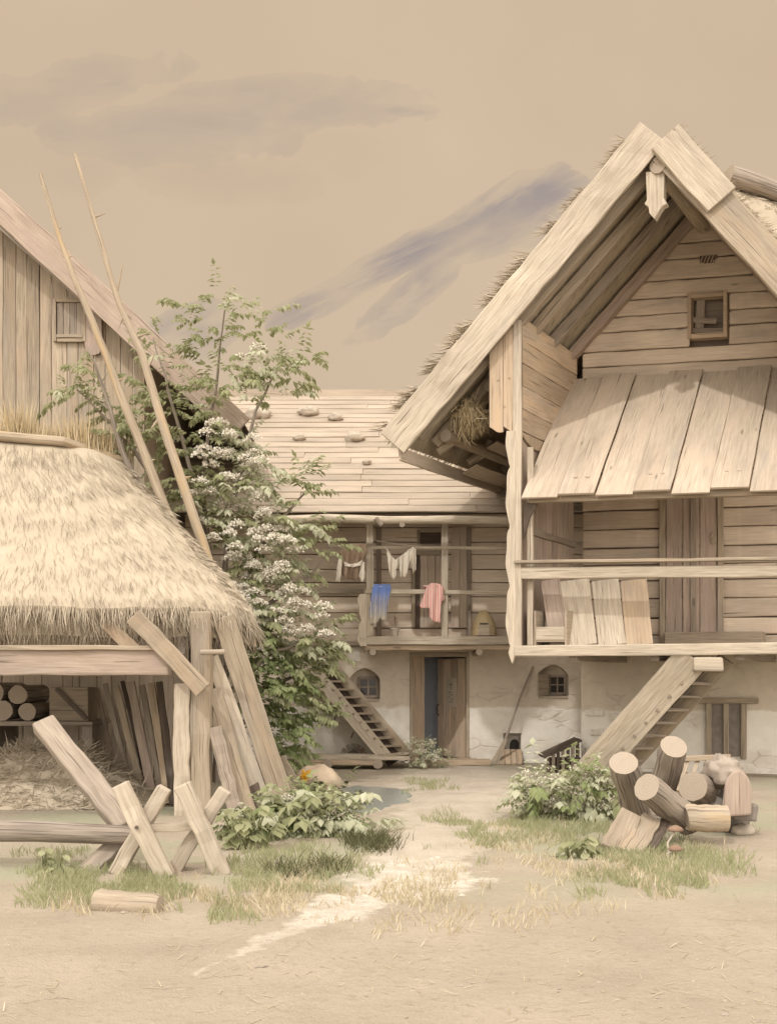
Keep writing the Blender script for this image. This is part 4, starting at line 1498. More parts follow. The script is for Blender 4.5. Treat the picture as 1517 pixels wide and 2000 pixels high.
# stair of the gabled house
a, b = P(1142, 1522, 17.6), P(1352, 1283, 16.55)
a.z = .02
run = (b - a).normalized()
wv = run.cross(V3((0, 1, 0)))
gst = thing('wooden_stair', 'broad sunlit plank stair climbing right to the balcony behind the log pile', 'stairs', a)
off = V3((.62, .42, -.02))
MB().beam(a, b, .50, .08, wv, 10, .008).build('stringer', 'wood_pale', gst, bevel=.012)
MB().beam(a + off, b + off, .26, .07, wv, 8, .008).build('stringer', 'wood_tan', gst, bevel=.012)
hr = V3((run.x, run.y, 0)).normalized()
for k in range(9):
    q = (k + .7) / 9.3
    c_ = a.lerp(b, q) + V3((0, 0, -.06))
    MB().beam(c_ + off * .06, c_ + off * .98, .25, .045, hr, 2, .005).build('tread', 'wood_grey', gst, bevel=.006)
c_ = P(1383, 1298, 16.3)
MB().beam(c_, c_ + V3((.25, 1.2, 0)), .42, .20, XA, 4, .012).build('top_block', 'wood_pale', gst, bevel=.03)

# boards and crate standing on the balcony
for k, (t0, t1, b0, b1, mt, lab) in enumerate((
        (1055, 1092, 1078, 1108, 'wood_rose', 'mauve board standing behind the crate on the gabled house balcony'),
        (1090, 1150, 1104, 1166, 'wood_pale', 'first wide pale board right of the crate, leaning on the balcony'),
        (1154, 1207, 1170, 1220, 'wood_pale', 'middle pale board leaning between two wider ones on the balcony'),
        (1211, 1262, 1226, 1270, 'wood_orange', 'last leaning board on the balcony, nearest the house door'))):
    v0, v1 = VF + .55 + .05 * k, VF + .28 + .02 * k
    pt = RP((t0 + t1) / 2, 1133, v0)
    pb = RP((b0 + b1) / 2, 1255, v1)
    pb.z = fz + .0
    wd = (t1 - t0) / F * pt.y * .98
    o = MB().beam(pb, pt, wd, .035, RU_, 5, .006).build('leaning_board', mt, loc=pb, bevel=.006)
    tag(o, lab, 'board', 'boards standing on the balcony')
ct = thing('wooden_crate', 'small open wooden crate with white front on the balcony corner', 'crate', RP(1075, 1255, VF + .25))
u0, z0 = RU(1042, 1256, VF + .15)
u1, z1 = RU(1106, 1192, VF + .15)
z0 = fz
mb = MB()
rbox(mb, u0, u0 + .03, VF + .15, VF + .55, z0, z1)
rbox(mb, u1 - .03, u1, VF + .15, VF + .55, z0, z1)
rbox(mb, u0 + .031, u1 - .031, VF + .52, VF + .55, z0, z1 - .004)
rbox(mb, u0 + .031, u1 - .031, VF + .15, VF + .52, z0 + .05, z0 + .08)
mb.build('box_side', 'wood_tan', ct, bevel=.004)
mb = MB()
rbox(mb, u0 + .032, u1 - .032, VF + .14, VF + .165, z0 + .082, z0 + .28)
mb.build('front_board', 'wood_pale', ct, bevel=.004)

# straw bundle under the eave
c_ = R(-1.15, -1.75, roofz(-1.15) - .30)
sb = MB()
for k in range(1500):
    q = V3((random.gauss(0, .11), random.gauss(0, .16), random.gauss(0, .10)))
    d_ = V3((random.uniform(-.4, .6), random.uniform(-.4, .4), -1 if random.random() < .6 else random.uniform(-.5, .5)))
    sb.blade(c_ + q, d_, random.uniform(.12, .30), .012)
sb.blobs(c_, (.2, .26, .17), 2, .2)
tag(sb.build('straw_bundle', 'straw_gold', loc=c_), 'bundle of yellow straw stuffed under the thatched eave', 'straw')

# ------------------------------------------------------------------ thatched shed on the left
shed = thing('thatched_shed', 'low open shed with a thick rounded thatch roof, left side of the yard', 'shed', (-4.5, 13, 0))
prof = [(1205, 487, 12.92), (1185, 487, 12.9), (1165, 478, 13.0), (1110, 437, 13.7), (1045, 380, 14.6), (970, 310, 15.5), (915, 258, 16.1), (885, 236, 16.5)]
def srow(q):
    f = q * (len(prof) - 1)
    i = min(int(f), len(prof) - 2)
    r = f - i
    return [prof[i][k] + (prof[i + 1][k] - prof[i][k]) * r for k in range(3)]
XL = -8.0
def stop(a, b):                                       # a along the eave (0 left, 1 right), b from eave to ridge
    py, px, Y = srow(b)
    pr = P(px, py, Y)
    x = XL + (pr.x - XL) * a
    drop = 0
    rise = .52 * (1 - a) * b * b * .9
    edge = max(0, (a - .86) / .14)
    yb = Y + edge ** 2 * .5
    return V3((x + .03 * nz(b * 9, 1, 0, 1) * a, yb, pr.z + rise + .035 * nz(x * 1.2, yb * 1.2, 0, 1.2) - edge ** 3 * .10))
th = MB()
th.grid(stop, 70, 34)
th.grid(lambda a, b: (stop(a, 0) if b == 0 else stop(a, b) - V3((0, -.05, .26))), 40, 16, flip=True)
th.grid(lambda a, b: stop(1, a).lerp(stop(1, a) + V3((-.10, .9, -.95 * a - .25)), b), 30, 6)
ridge = lambda a: stop(a, 1)
th.grid(lambda a, b: ridge(a).lerp(V3((ridge(a).x, 19.4, 2.4)), b), 40, 10)
for k in range(11000):
    a, b = random.random() ** .6, random.random()
    p = stop(a, b)
    q = stop(a, max(0, b - .06))
    d_ = (q - p)
    if d_.length < 1e-5:
        d_ = V3((0, -.2, -1))
    d_.normalize()
    up = V3((0, -.6, .8))
    th.blade(p - up * .01, d_ + up * random.uniform(.0, .11) + XA * random.uniform(-.16, .16) * (1 + 1.5 * (random.random() < .1)), random.uniform(.18, .5), random.uniform(.007, .014))
for k in range(1700):                                 # shaggy eave fringe
    a = random.random() ** .7
    p = stop(a, random.uniform(0, .24))
    th.blade(p, V3((random.uniform(-.35, .35), random.uniform(-.5, .1), -1)), random.uniform(.07, .18), .013)
for k in range(2200):                                 # right edge
    b = random.random()
    p = stop(random.uniform(.97, 1), b)
    d_ = (stop(1, max(0, b - .06)) - stop(1, b))
    if d_.length < 1e-5:
        d_ = V3((0, 0, -1))
    th.blade(p, d_.normalized() + V3((random.uniform(-.1, .35), random.uniform(-.2, .2), random.uniform(-.3, .2))), random.uniform(.14, .3), .013)
th.build('thatch_roof', 'thatch', shed)
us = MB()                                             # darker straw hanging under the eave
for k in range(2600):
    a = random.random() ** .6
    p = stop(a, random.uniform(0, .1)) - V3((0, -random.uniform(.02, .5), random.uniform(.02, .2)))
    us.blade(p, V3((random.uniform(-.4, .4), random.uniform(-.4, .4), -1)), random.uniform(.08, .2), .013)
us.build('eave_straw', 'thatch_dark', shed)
fr = MB()                                             # straw standing up behind the ridge pole
for k in range(2600):
    a = .18 + .82 * random.random()
    p = ridge(a) + V3((0, random.uniform(.05, .35), -.15))
    hgt = (.40 + .55 * max(0, nz(a * 9, 4, 0, 1.0) + .4)) * random.uniform(.5, 1.1)
    fr.blade(p, V3((random.uniform(-.25, .2), random.uniform(-.2, .3), 1)), hgt, .016)
fr.build('ridge_straw', 'straw_gold', shed)
mb = MB()
rp = [ridge(a) + V3((0, -.06, .06)) for a in (.2, .4, .6, .8, 1.0)]
mb.tube(rp, [.075, .08, .075, .07, .06], 10, .05, emi=1)
mb.build('ridge_pole', ('bark_pale', 'end_grain'), shed)
def SP(px, py, Y):
    return P(px, py, Y)
for (px0, px1, Y, mt, top) in ((341, 374, 12.92, 'wood_pale', 1335), (374, 414, 12.96, 'wood_tan', 1195)):
    x0, x1 = P(px0, 0, Y).x, P(px1, 0, Y).x
    MB().beam(((x0 + x1) / 2, Y, -.05), ((x0 + x1) / 2, Y, P(0, top, Y).z), x1 - x0 - .008, .22, XA, 12, .012).build('post', mt, shed, bevel=.02)
MB().beam(P(-420, 1292, 12.80), P(333, 1294, 12.80), .30, .22, UP, 12, .012).build('tie_beam', 'wood_rose', shed, bevel=.02)
MB().beam(P(-420, 1262, 12.72), P(322, 1266, 12.72), .055, .16, UP, 12, .008).build('tie_plank', 'wood_tan', shed, bevel=.008)
MB().beam(P(262, 1203, 12.62), P(398, 1348, 12.62), .20, .09, XA, 8, .010).build('brace', 'wood_tan', shed, bevel=.012)
MB().beam(P(190, 1200, 12.95), P(285, 1290, 12.95), .15, .07, XA, 6, .008).build('brace', 'wood_orange', shed, bevel=.01)
for px, mt in ((385, 'wood_orange'), (402, 'wood_tan'), (356, 'wood_grey')):
    MB().beam(P(px, 1278, 13.05), P(px, 1195, 13.05), .08, .06, XA, 3, .006).build('stud', mt, shed, bevel=.006)
MB().tube([P(392, 1274, 12.75), P(440, 1273, 12.72)], .03, 10, .05, emi=1).build('peg', ('wood_tan', 'end_grain'), shed)
mb = MB()
x = -8.0
while x < -2.75:
    wd = random.uniform(.2, .32)
    mb.beam((x + wd / 2, 16.6, 0), (x + wd / 2, 16.6, 3.6), wd - .015, .05, XA, 6, .008)
    x += wd
mb.build('back_wall', 'wood_wall', shed, bevel=.006)
mb = MB()
for Y in (14.2, 15.6):
    mb.beam((-8, Y, 2.6), (-2.4, Y, 2.6), .18, .16, UP, 6, .01)
mb.build('roof_beam', 'wood_grey', shed, bevel=.015)

mb = MB()                                             # dark boards added behind the leaning planks so their gaps look shaded
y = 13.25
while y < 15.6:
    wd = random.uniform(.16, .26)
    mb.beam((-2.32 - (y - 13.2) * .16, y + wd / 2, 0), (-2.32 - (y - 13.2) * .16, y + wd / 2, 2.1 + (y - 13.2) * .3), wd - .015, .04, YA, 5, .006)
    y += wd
mb.build('shade_boards', 'wood_dark', shed, bevel=.005)

# tools and clutter in the shed
for k, (tx, ty, bx, by, r, mt) in enumerate(((205, 1335, 262, 1560, .035, 'wood_grey'), (226, 1338, 282, 1562, .045, 'wood_tan'), (255, 1332, 300, 1566, .055, 'wood_rose'), (278, 1338, 318, 1566, .04, 'wood_grey'), (296, 1334, 330, 1570, .05, 'wood_orange'), (312, 1332, 338, 1572, .045, 'wood_dark'), (240, 1330, 290, 1548, .03, 'wood_dark'), (190, 1345, 236, 1550, .028, 'wood_tan'))):
    bpt = G(bx, by)
    o = MB().beam(bpt, P(tx, ty, bpt.y + .35), r * 2, r, XA, 5, .008).build('leaning_pole', mt, loc=bpt, bevel=.008)
    tag(o, ('slender grey stake leaning between two tan stakes in the shed', 'slender tan stake leaning directly left of the slim dark one in the shed',
            'thick reddish stake leaning in the middle of the shed stakes', 'grey stake leaning just right of the thick reddish one',
            'orange-brown stake leaning second from the shed post', 'nearly black stake leaning in the dark next to the shed post', 'slim dark stake behind the thick reddish one in the shed', 'slimmest tan stake, standing free at the hay side of the shed stakes')[k], 'stake', 'stakes leaning inside the shed')
hp = MB()
def heap(u, v):
    an = 2 * math.pi * u
    r = 1 - v
    x, y = math.cos(an) * r, math.sin(an) * r
    h_ = .62 * (1 - r * r) * (1 + .35 * nz(x * 2, y * 2, 1, 1.5))
    return V3((-4.55 + x * 1.85, 14.6 + y * 1.15, h_ + .0))
hp.grid(heap, 40, 12)
for k in range(7000):
    u, v = random.random(), random.random() ** 1.3 * .97
    p = heap(u, v)
    hp.blade(p, V3((random.uniform(-1, 1), random.uniform(-1, .6), random.uniform(-.3, .6))), random.uniform(.1, .3), .012)
o = kind(tag(hp.build('hay_heap', 'thatch', loc=(-4.55, 14.6, 0)), 'pale heap of loose hay on the shed floor', 'hay'), 'thing')
for k, (px, py, r) in enumerate(((12, 1352, 20), (58, 1356, 18), (30, 1386, 19), (76, 1388, 17))):
    Y = 15.8
    p = P(px, py, Y)
    o = MB().tube([p - V3((.0, .5, 0)), p + V3((.02, .5, 0))], r / F * Y, 12, .05, emi=1).build('stacked_log', ('bark', 'end_grain'), loc=p, smooth=False)
    tag(o, ('upper log nearest the picture edge in the stack inside the shed', 'upper log of the shed stack, beside the box', 'lower log at the outer side of the shed stack', 'lower log of the shed stack, beside the box')[k], 'log', 'logs stacked inside the shed')
sh = thing('log_shelf', 'plain board shelf on two trestle legs at the back of the shed', 'shelf', (-5.2, 15.8, 0))
zs = P(0, 1406, 15.8).z
MB().beam((-7, 15.8, zs - .03), (-4.0, 15.8, zs - .03), 1.1, .06, YA, 6, .008).build('shelf_board', 'wood_grey', sh, bevel=.008)
for x in (-6.7, -5.4, -4.1):
    MB().beam((x, 15.8, 0), (x, 15.8, zs - .06), .14, .9, XA, 3, .008).build('leg', 'wood_grey', sh, bevel=.008)
bx_ = MB()
p0, p1 = P(103, 1404, 15.6), P(178, 1342, 15.6)
bx_.box((p0.x, 15.45, zs), (p1.x, 15.95, p1.z), .006)
bxo = bx_.build('wooden_box', 'wood_tan', loc=((p0.x + p1.x) / 2, 15.7, zs), bevel=.008)
tag(bxo, 'square wooden box with a diagonal brace on the shed shelf', 'box')
bxo['_w'] = ((p0.x + p1.x) / 2, 15.7, zs)
mb = MB()
mb.beam((p0.x + .1, 15.43, p1.z - .02), (p1.x - .02, 15.43, zs + .03), .06, .025, UP, 2, .003)
mb.build('brace', 'wood_dark', bxo)

# planks leaning on the right end of the shed
planks = [(436, 1205, 560, 1578, .26, .045, 'wood_tan', 'widest plank leaning on the shed end, its top touching the thatch', 13.35, 13.05),
          (414, 1282, 522, 1582, .17, .04, 'wood_pale', 'pale plank leaning just left of the widest shed plank', 13.2, 13.1),
          (452, 1262, 575, 1560, .12, .04, 'wood_grey', 'narrow grey plank leaning behind the widest one at the shed end', 13.7, 13.5),
          (418, 1345, 490, 1600, .15, .04, 'wood_tan', 'short tan plank leaning against the shed post', 12.95, 13.05),
          (420, 1420, 462, 1610, .16, .045, 'wood_grey', 'short grey plank stub next to the foot of the shed post', 12.75, 12.9),
          (452, 1400, 512, 1600, .14, .05, 'wood_dark', 'dark plank leaning in the gap between the paler shed planks', 13.1, 13.35),
          (520, 1480, 592, 1560, .13, .04, 'wood_rose', 'low reddish slat leaning at the outer end of the plank row', 14.2, 14.1),
          (548, 1478, 600, 1548, .10, .035, 'wood_tan', 'outermost short slat leaning beside the puddle boulder', 14.7, 14.5),
          (430, 1300, 470, 1595, .12, .04, 'wood_dark', 'tall dark slat almost hidden behind the leaning shed planks', 13.5, 13.4)]
for (tx, ty, bx, by, wd, tk, mt, lab, Yb, Yt) in planks:
    b_ = P(bx, by, Yb)
    b_.z = gz(b_.x, b_.y) - .02
    b_.x = (bx - 758.5) / F * Yb
    t_ = P(tx, ty, Yt)
    o = MB().beam(b_, t_, wd, tk, V3((1, .25, .2)), 10, .010).build('leaning_plank', mt, loc=b_, bevel=.008)
    tag(o, lab, 'plank', 'planks leaning on the shed end')

# sawbuck
sbk = thing('sawbuck', 'wooden sawbuck of two crossed frames standing in the grass', 'sawbuck', G(330, 1700))
Ya, Yb = 9.35, 9.15
def xframe(t1, b1, t2, b2, Y, wd):
    b1, b2 = P(*b1, Y), P(*b2, Y + .14)
    MB().beam(b1, P(*t1, Y), wd, .11, XA, 8, .008).build('leg', 'wood_pale', sbk, bevel=.012)
    MB().beam(b2, P(*t2, Y + .14), wd * .85, .11, XA, 8, .008).build('leg', 'wood_pale', sbk, bevel=.012)
xframe((234, 1532), (325, 1714), (322, 1538), (226, 1708), 9.05, .14)
xframe((356, 1532), (436, 1712), (440, 1542), (336, 1704), 9.2, .135)
MB().beam(P(282, 1617, 9.16), P(395, 1613, 9.28), .07, .07, UP, 4, .005).build('crossbar', 'wood_pale', sbk, bevel=.008)
MB().tube([P(267, 1616, 8.96), P(267, 1616, 9.05)], .016, 10).build('peg', 'wood_dark', sbk)
MB().beam(P(395, 1618, 9.3), P(345, 1700, 9.5), .07, .06, XA, 3, .005).build('brace', 'wood_tan', sbk, bevel=.006)
a, b = P(84, 1413, 10.6), P(250, 1616, 9.62)
o = MB().beam(a, b, .215, .13, XA, 10, .012).build('squared_timber', 'wood_grey', loc=b, bevel=.02)
tag(o, 'heavy squared grey timber slanting down into the sawbuck', 'timber')
a, b = P(-120, 1622, 9.6), P(262, 1632, 9.35)
o = MB().tube([a, a.lerp(b, .5) + V3((0, 0, .015)), b], [.10, .09, .08], 14, .03, emi=1).build('long_log', ('bark', 'end_grain'), loc=b, smooth=True)
tag(o, 'long barked log lying level with one end in the sawbuck', 'log')
a, b = P(232, 1645, 9.5), P(168, 1706, 9.3)
o = MB().beam(b, a, .15, .08, XA, 5, .01).build('squared_timber', 'wood_grey', loc=b, bevel=.012)
tag(o, 'short dark grey timber propped from the ground under the long log', 'timber')
a, b = P(-60, 1640, 9.75), P(-60, 1700, 9.75)
o = MB().tube([(a.x - .1, 9.6, 0), (a.x - .1, 9.6, P(0, 1640, 9.6).z)], .15, 14, .04, emi=1).build('chopping_block', ('bark', 'end_grain'), loc=(a.x - .1, 9.6, 0))
tag(o, 'upright block carrying the far end of the long log', 'block')
# half-round log in the foreground grass
c_ = G(252, 1776)
fine, rads = [], []
for k in range(13):
    q = k / 12
    fine.append(c_ + V3((-.235 + .46 * q, .05 - .10 * q, .035 + .01 * nz(q * 4, 3))))
    rads.append((.098 - .02 * q + .008 * nz(q * 7, 1)) * (1 if 0 < k < 12 else .9))
o = MB().tube(fine, rads, 24, .02, emi=1).build('short_log', ('wood_tan', 'end_grain'), loc=c_, smooth=True)
tag(o, 'short weathered log half sunk in the foreground grass before the sawbuck', 'log')

# dead saplings
def sapling(name, lab, pts, Y0, Y1, r0, r1, stubs, mt):
    n = len(pts)
    pp = []
    for k, (px, py) in enumerate(pts):
        pp.append(P(px, py, Y0 + (Y1 - Y0) * k / (n - 1)))
    fine, rads = [], []
    for k in range(n - 1):
        for j in range(6):
            q = j / 6
            p = pp[k].lerp(pp[k + 1], q)
            g_ = (k + q) / (n - 1)
            fine.append(p + V3((.014 * nz(g_ * 9, 1, 3, 1), 0, 0)))
            rads.append(r0 + (r1 - r0) * g_ + .007 * max(0, nz(g_ * 16, 5, 1, 1)))
    fine.append(pp[-1])
    rads.append(r1)
    o = thing(name, lab, 'pole', fine[0], 'dead sapling poles leaning behind the shed')
    MB().tube(fine, rads, 10, .06).build('stem', mt, o, smooth=True)
    for (i, dx_, dz_, L) in stubs:
        p = fine[min(i, len(fine) - 1)]
        MB().tube([p, p + V3((dx_ * .5, -.02, dz_ * .5)) * L, p + V3((dx_, -.03, dz_ * 1.1)) * L], [rads[i] * .5, rads[i] * .32, .004], 6, .05).build('twig', mt, o, smooth=True)
    return o
sapling('sapling_pole', 'bare sapling pole farthest left, its thin tip standing free in the sky', [(420, 1440), (330, 1010), (268, 850), (205, 690), (157, 570), (118, 470), (80, 340)], 16.2, 16.5, .085, .024,
        [(10, .8, .3, .14), (16, .7, .1, .16), (28, .7, .2, .12), (31, .7, .3, .10), (24, -.6, .3, .10)], 'bark_pale')
sapling('sapling_pole', 'tallest bare sapling pole with broken side twigs, yellow towards its foot', [(470, 1300), (392, 1050), (335, 880), (276, 690), (236, 600), (190, 450), (147, 300)], 15.9, 16.3, .085, .024,
        [(10, .9, .25, .16), (14, -.9, -.9, .16), (17, .5, .9, .26), (20, .9, .3, .24), (23, -.4, -.9, .22), (25, .25, 1, .40), (31, .8, .25, .22)], 'bark_pale')
sapling('sapling_pole', 'short crooked dead stem leaning beside the long poles above the ridge', [(300, 1010), (240, 885), (215, 800), (190, 720), (172, 680)], 16.75, 16.8, .05, .012, [(12, -.8, .5, .3), (16, .5, .7, .2)], 'bark')

# ------------------------------------------------------------------ barn behind the shed
barn = thing('barn', 'tall boarded barn gable with a shuttered hatch behind the thatched shed', 'barn', (-5.5, 18.5, 0))
BYY = 18.0
a0, b0 = P(-120, 292, BYY), P(470, 838, BYY)
# board runs from beyond the frame down to its ragged foot
bdir = (b0 - a0).normalized()
bn = V3((-bdir.z, 0, bdir.x))
if bn.z < 0:
    bn = -bn
apex = a0 - bdir * 1.2
MB().beam(apex - bn * .0, b0, .44, .07, bn, 20, .012).build('bargeboard', 'wood_rose', barn, bevel=.012)
MB().beam(apex - bn * .30 + V3((0, .04, 0)), P(350, 745, BYY + .04) - bn * .02, .10, .06, bn, 16, .008).build('verge_strip', 'wood_grey', barn, bevel=.008)
def bz(x):
    return b0.z + (b0.x - x) * (a0.z - b0.z) / (b0.x - a0.x)
mb = MB()
x = -8.9
xe = P(262, 0, 18.5).x
while x < xe:
    wd = random.uniform(.17, .26)
    tz_ = bz(x + wd / 2) - .12 if x > apex.x else bz(2 * apex.x - x - wd / 2) - .12
    mb.beam((x + wd / 2, 18.5, 0), (x + wd / 2, 18.5, tz_), wd - .012, .04, XA, 14, .006)
    x += wd
mb.build('board_wall', 'wood_tan', barn, bevel=.004)
mb = MB()
k = 0
rw = MB()
def br_(u, v):
    x_ = apex.x + (b0.x - .02 - apex.x) * u
    return V3((x_, BYY + .06 + v * 7, bz(x_) + .05))
rw.grid(br_, 10, 10)
rw.grid(lambda u, v: br_(u, v) + V3((0, 0, .16)), 10, 10, flip=True)
rw.grid(lambda u, v: br_(u, 0) + V3((0, 0, .16 * v)), 10, 1)
rw.grid(lambda u, v: V3((2 * apex.x - br_(u, v).x, br_(u, v).y, br_(u, v).z + .1)), 10, 10)
rw.build('roof', 'wood_grey', barn)
mb = MB()
mb.box((-8.9, 18.56, 0), (xe, 18.60, 5.5))
mb.build('wall_lining', 'wood_lining', barn)
MB().box((xe + .0, 18.5, 0), (xe + .06, 25, bz(xe) - .1)).build('side_wall', 'wood_wall', barn)
h0, h1 = P(112, 668, 18.44), P(163, 592, 18.44)
mb = MB()
for k in range(4):
    x = h0.x + (h1.x - h0.x) * (k + .5) / 4
    mb.beam((x, 18.44, h0.z + .12), (x, 18.44, h1.z), (h1.x - h0.x) / 4 - .006, .035, XA, 3, .004)
st_ = mb.build('shutter', 'wood_grey', barn, bevel=.004)
fr = MB()
fr.box((h0.x - .05, 18.39, h0.z), (h0.x - .004, 18.47, h1.z + .05), .003)
fr.box((h1.x + .004, 18.39, h0.z), (h1.x + .05, 18.47, h1.z + .05), .003)
fr.box((h0.x, 18.392, h1.z + .004), (h1.x, 18.47, h1.z + .05), .003)
fr.box((h0.x, 18.392, h0.z + .06), (h1.x, 18.47, h0.z + .115), .003)
fr.box((h0.x, 18.41, h0.z), (h1.x, 18.46, h0.z + .055), .003)
fr.build('frame', 'wood_tan', st_, bevel=.005)
pts = [P(167, 604, 18.40)]
pts = [P(px, py, 18.40) for (px, py) in ((166, 600), (198, 612), (200, 676), (194, 690), (182, 694), (170, 686), (166, 672))]
MB().prism(pts[::-1], (0, .04, 0)).build('hatch_board', 'wood_rose', barn)

# ------------------------------------------------------------------ log pile on the right
GP = 'logs heaped in front of the gabled house'
def logthing(end, back, r, lab, r2=None, mt='bark', name='cut_log'):
    end, back = V3(end), V3(back)
    d_ = (back - end)
    fine, rads = [end], [r * .955]
    sd_ = random.uniform(0, 50)
    for k in range(13):
        q = k / 12
        fine.append(end + d_ * (.03 + .97 * q) + V3((.01 * nz(q * 3, sd_), 0, .01 * nz(q * 3, sd_, 4))))
        rads.append((r + (r2 - r) * q if r2 else r) * (1 + .09 * nz(q * 7, sd_, 2)))
    r2 = r2 or r
    o = MB().tube(fine, rads, 28, .022, emi=1).build(name, (mt, 'end_grain'), loc=back, smooth=True)
    tag(o, lab, 'log', GP)
    return o
logthing(P(1217, 1490, 10.9), P(1246, 1600, 11.7), .142, 'upright-tilted log on the bush side, its ringed end facing the viewer')
logthing(P(1315, 1458, 11.5), P(1282, 1590, 12.3), .142, 'topmost log of the heap, ringed end raised against the stair')
logthing(P(1262, 1537, 10.5), P(1345, 1606, 11.0), .138, 'grooved log in the front middle with a pale orange cut end')
logthing(P(1352, 1536, 11.4), P(1400, 1560, 12.1), .155, 'stubby log with a shaded oval end behind the front log')
a, b = P(1338, 1596, 10.75), P(1418, 1598, 10.75)
logthing(a, b, .125, 'short log lying sideways at the right foot of the heap', mt='bark_pale')
# irregular stump chunk and split half
c_ = P(1412, 1508, 11.6)
o = MB().blobs(c_, (.19, .24, .17), 5, .24, 2.3, 28, 18).build('tree_stump', 'stump', loc=c_, smooth=True)
tag(o, 'rounded knotty stump chunk resting high at the back of the log heap', 'stump')
c_ = P(1405, 1590, 11.7)
o = MB().blobs(c_ - V3((0, .0, .0)), (.30, .3, .26), 6, .25).build('boulder', 'stone_dark', loc=c_, smooth=True)
tag(o, 'dark boulder under the knotty stump in the log heap', 'boulder')
c_ = P(1440, 1560, 11.0)
pts = []
for k in range(13):
    an = math.pi * k / 12 - .25
    pts.append(c_ + V3((math.cos(an) * .14, 0, math.sin(an) * .24 + .04)))
pts += [c_ + V3((-.16, 0, -.18)), c_ + V3((.13, 0, -.16))]
o = MB().prism(pts[::-1], (.12, .4, -.05)).build('split_log', 'wood_rose', loc=c_, bevel=.02)
tag(o, 'split half log standing with its flat arched face forward, right end of heap', 'log')
o = MB().prism([P(1432, 1600, 11.1), P(1432, 1570, 11.1), P(1482, 1572, 11.1), P(1478, 1606, 11.1)], (0, .4, 0)).build('flat_stone', 'stone_dark', loc=P(1450, 1600, 11.1), bevel=.02)
tag(o, 'flat dark stone under the split half log', 'stone')
c_ = G(1450, 1632)
o = MB().blobs(c_ + V3((0, 0, .04)), (.11, .12, .085), 8, .2, flatz=-.03).build('field_stone', 'stone', loc=c_, smooth=True)
tag(o, 'small round stone alone in the grass right of the log heap', 'stone')
# slabs leaning in front of the heap
for (t0, b0_, Yt, Yb_, wd, mt, lab) in (((1232, 1588), (1198, 1662), 10.6, 10.25, .27, 'wood_tan', 'pale slab of wood leaning at the front left of the log heap'),
                                      ((1272, 1598), (1228, 1668), 10.7, 10.15, .24, 'wood_tan', 'tan slab leaning right of the pale one, shaded beneath the front log'),
                                      ((1300, 1604), (1262, 1660), 10.8, 10.3, .13, 'wood_dark', 'thin dark slat leaning under the grooved front log')):
    a, b = P(*b0_, Yb_), P(*t0, Yt)
    a.z = max(a.z, .0)
    o = MB().beam(a, b, wd, .05, V3((1, .2, -.15)), 6, .012, w2=wd * .75).build('wood_slab', mt, loc=a, bevel=.01)
    tag(o, lab, 'slab', 'slabs leaning on the log heap')
# hidden supports: lower logs of the heap
logthing(P(1225, 1602, 11.6), P(1370, 1600, 12.0), .15, 'dark lower log lying crosswise under the raised log ends')
# slatted rack behind
rk = thing('slatted_rack', 'pale slatted rack leaning on the house wall behind the logs', 'rack', P(1350, 1530, 13))
for k in range(4):
    px = 1336 + k * 20
    MB().beam(P(px - 14, 1545, 13.2), P(px + 6, 1484, 13.5), .05, .04, XA, 3, .005).build('slat', 'wood_tan', rk, bevel=.006)
MB().beam(P(1330, 1482, 13.45), P(1425, 1478, 13.45), .06, .05, UP, 3, .005).build('top_bar', 'wood_tan', rk, bevel=.006)
for px in (1326, 1418):
    MB().beam((P(px, 0, 13.3).x, 13.3, 0), P(px, 1480, 13.5), .06, .05, XA, 3, .005).build('leg', 'wood_tan', rk, bevel=.006)

# boulder by the puddle
c_ = P(622, 1535, 15.6)
c_.z = .14
o = MB().blobs(c_, (.33, .34, .24), 4, .18, 1.3, 22, 14).build('boulder', 'stone_warm', loc=c_, smooth=True)
tag(o, 'orange-brown rounded boulder at the edge of the puddle', 'boulder')

# ------------------------------------------------------------------ plants
def rv3(s=1.0):
    return V3((random.uniform(-s, s), random.uniform(-s, s), random.uniform(-s, s)))
def frond(mb, p, d, L, n, lw, droop=.5, ll=None):
    """an arching twig with two rows of drooping leaflets"""
    p, d = V3(p), V3(d).normalized()
    ll = ll or L * .32
    q = p.copy()
    for k in range(n):
        f = k / n
        d = (d + V3((0, 0, -droop * (.6 / n) * (1 + f)))).normalized()
        q = q + d * (L / n)
        sd = d.cross(UP)
        if sd.length < .05:
            sd = XA.copy()
        sd.normalize()
        s_ = ll * (1 - .55 * abs(f - .35)) * random.uniform(.8, 1.15)
        for sg in (-1, 1):
            mb.leaf(q + rv3(.012), sd * sg * .75 + d * .55 + V3((0, 0, -.3 - .3 * random.random())) + rv3(.2), UP + rv3(.3), s_, s_ * lw, .3)
    mb.leaf(q, d + V3((0, 0, -.3)), UP, ll * .9, ll * lw, .3)
tree = thing('elder_tree', 'large leafy elder bush with white blossom between the shed and farmhouse', 'tree', (-2.55, 17.1, 0))
tb = V3((-2.55, 17.1, 0))
TY = 17.1
limbs = [((430, 1250), (395, 960), (420, 760), (440, 600)), ((430, 1250), (450, 1000), (500, 800), (560, 690)), ((430, 1250), (380, 950), (330, 760), (300, 660)),
         ((440, 1300), (500, 1080), (560, 1000), (610, 945)), ((440, 1320), (520, 1180), (600, 1130), (650, 1070)), ((440, 1360), (520, 1280), (600, 1250), (650, 1240)), ((440, 1400), (520, 1340), (580, 1320), (640, 1290)),
         ((440, 1420), (520, 1400), (580, 1400), (600, 1440)), ((400, 1150), (300, 930), (220, 830), (150, 760))]
mt_ = MB()
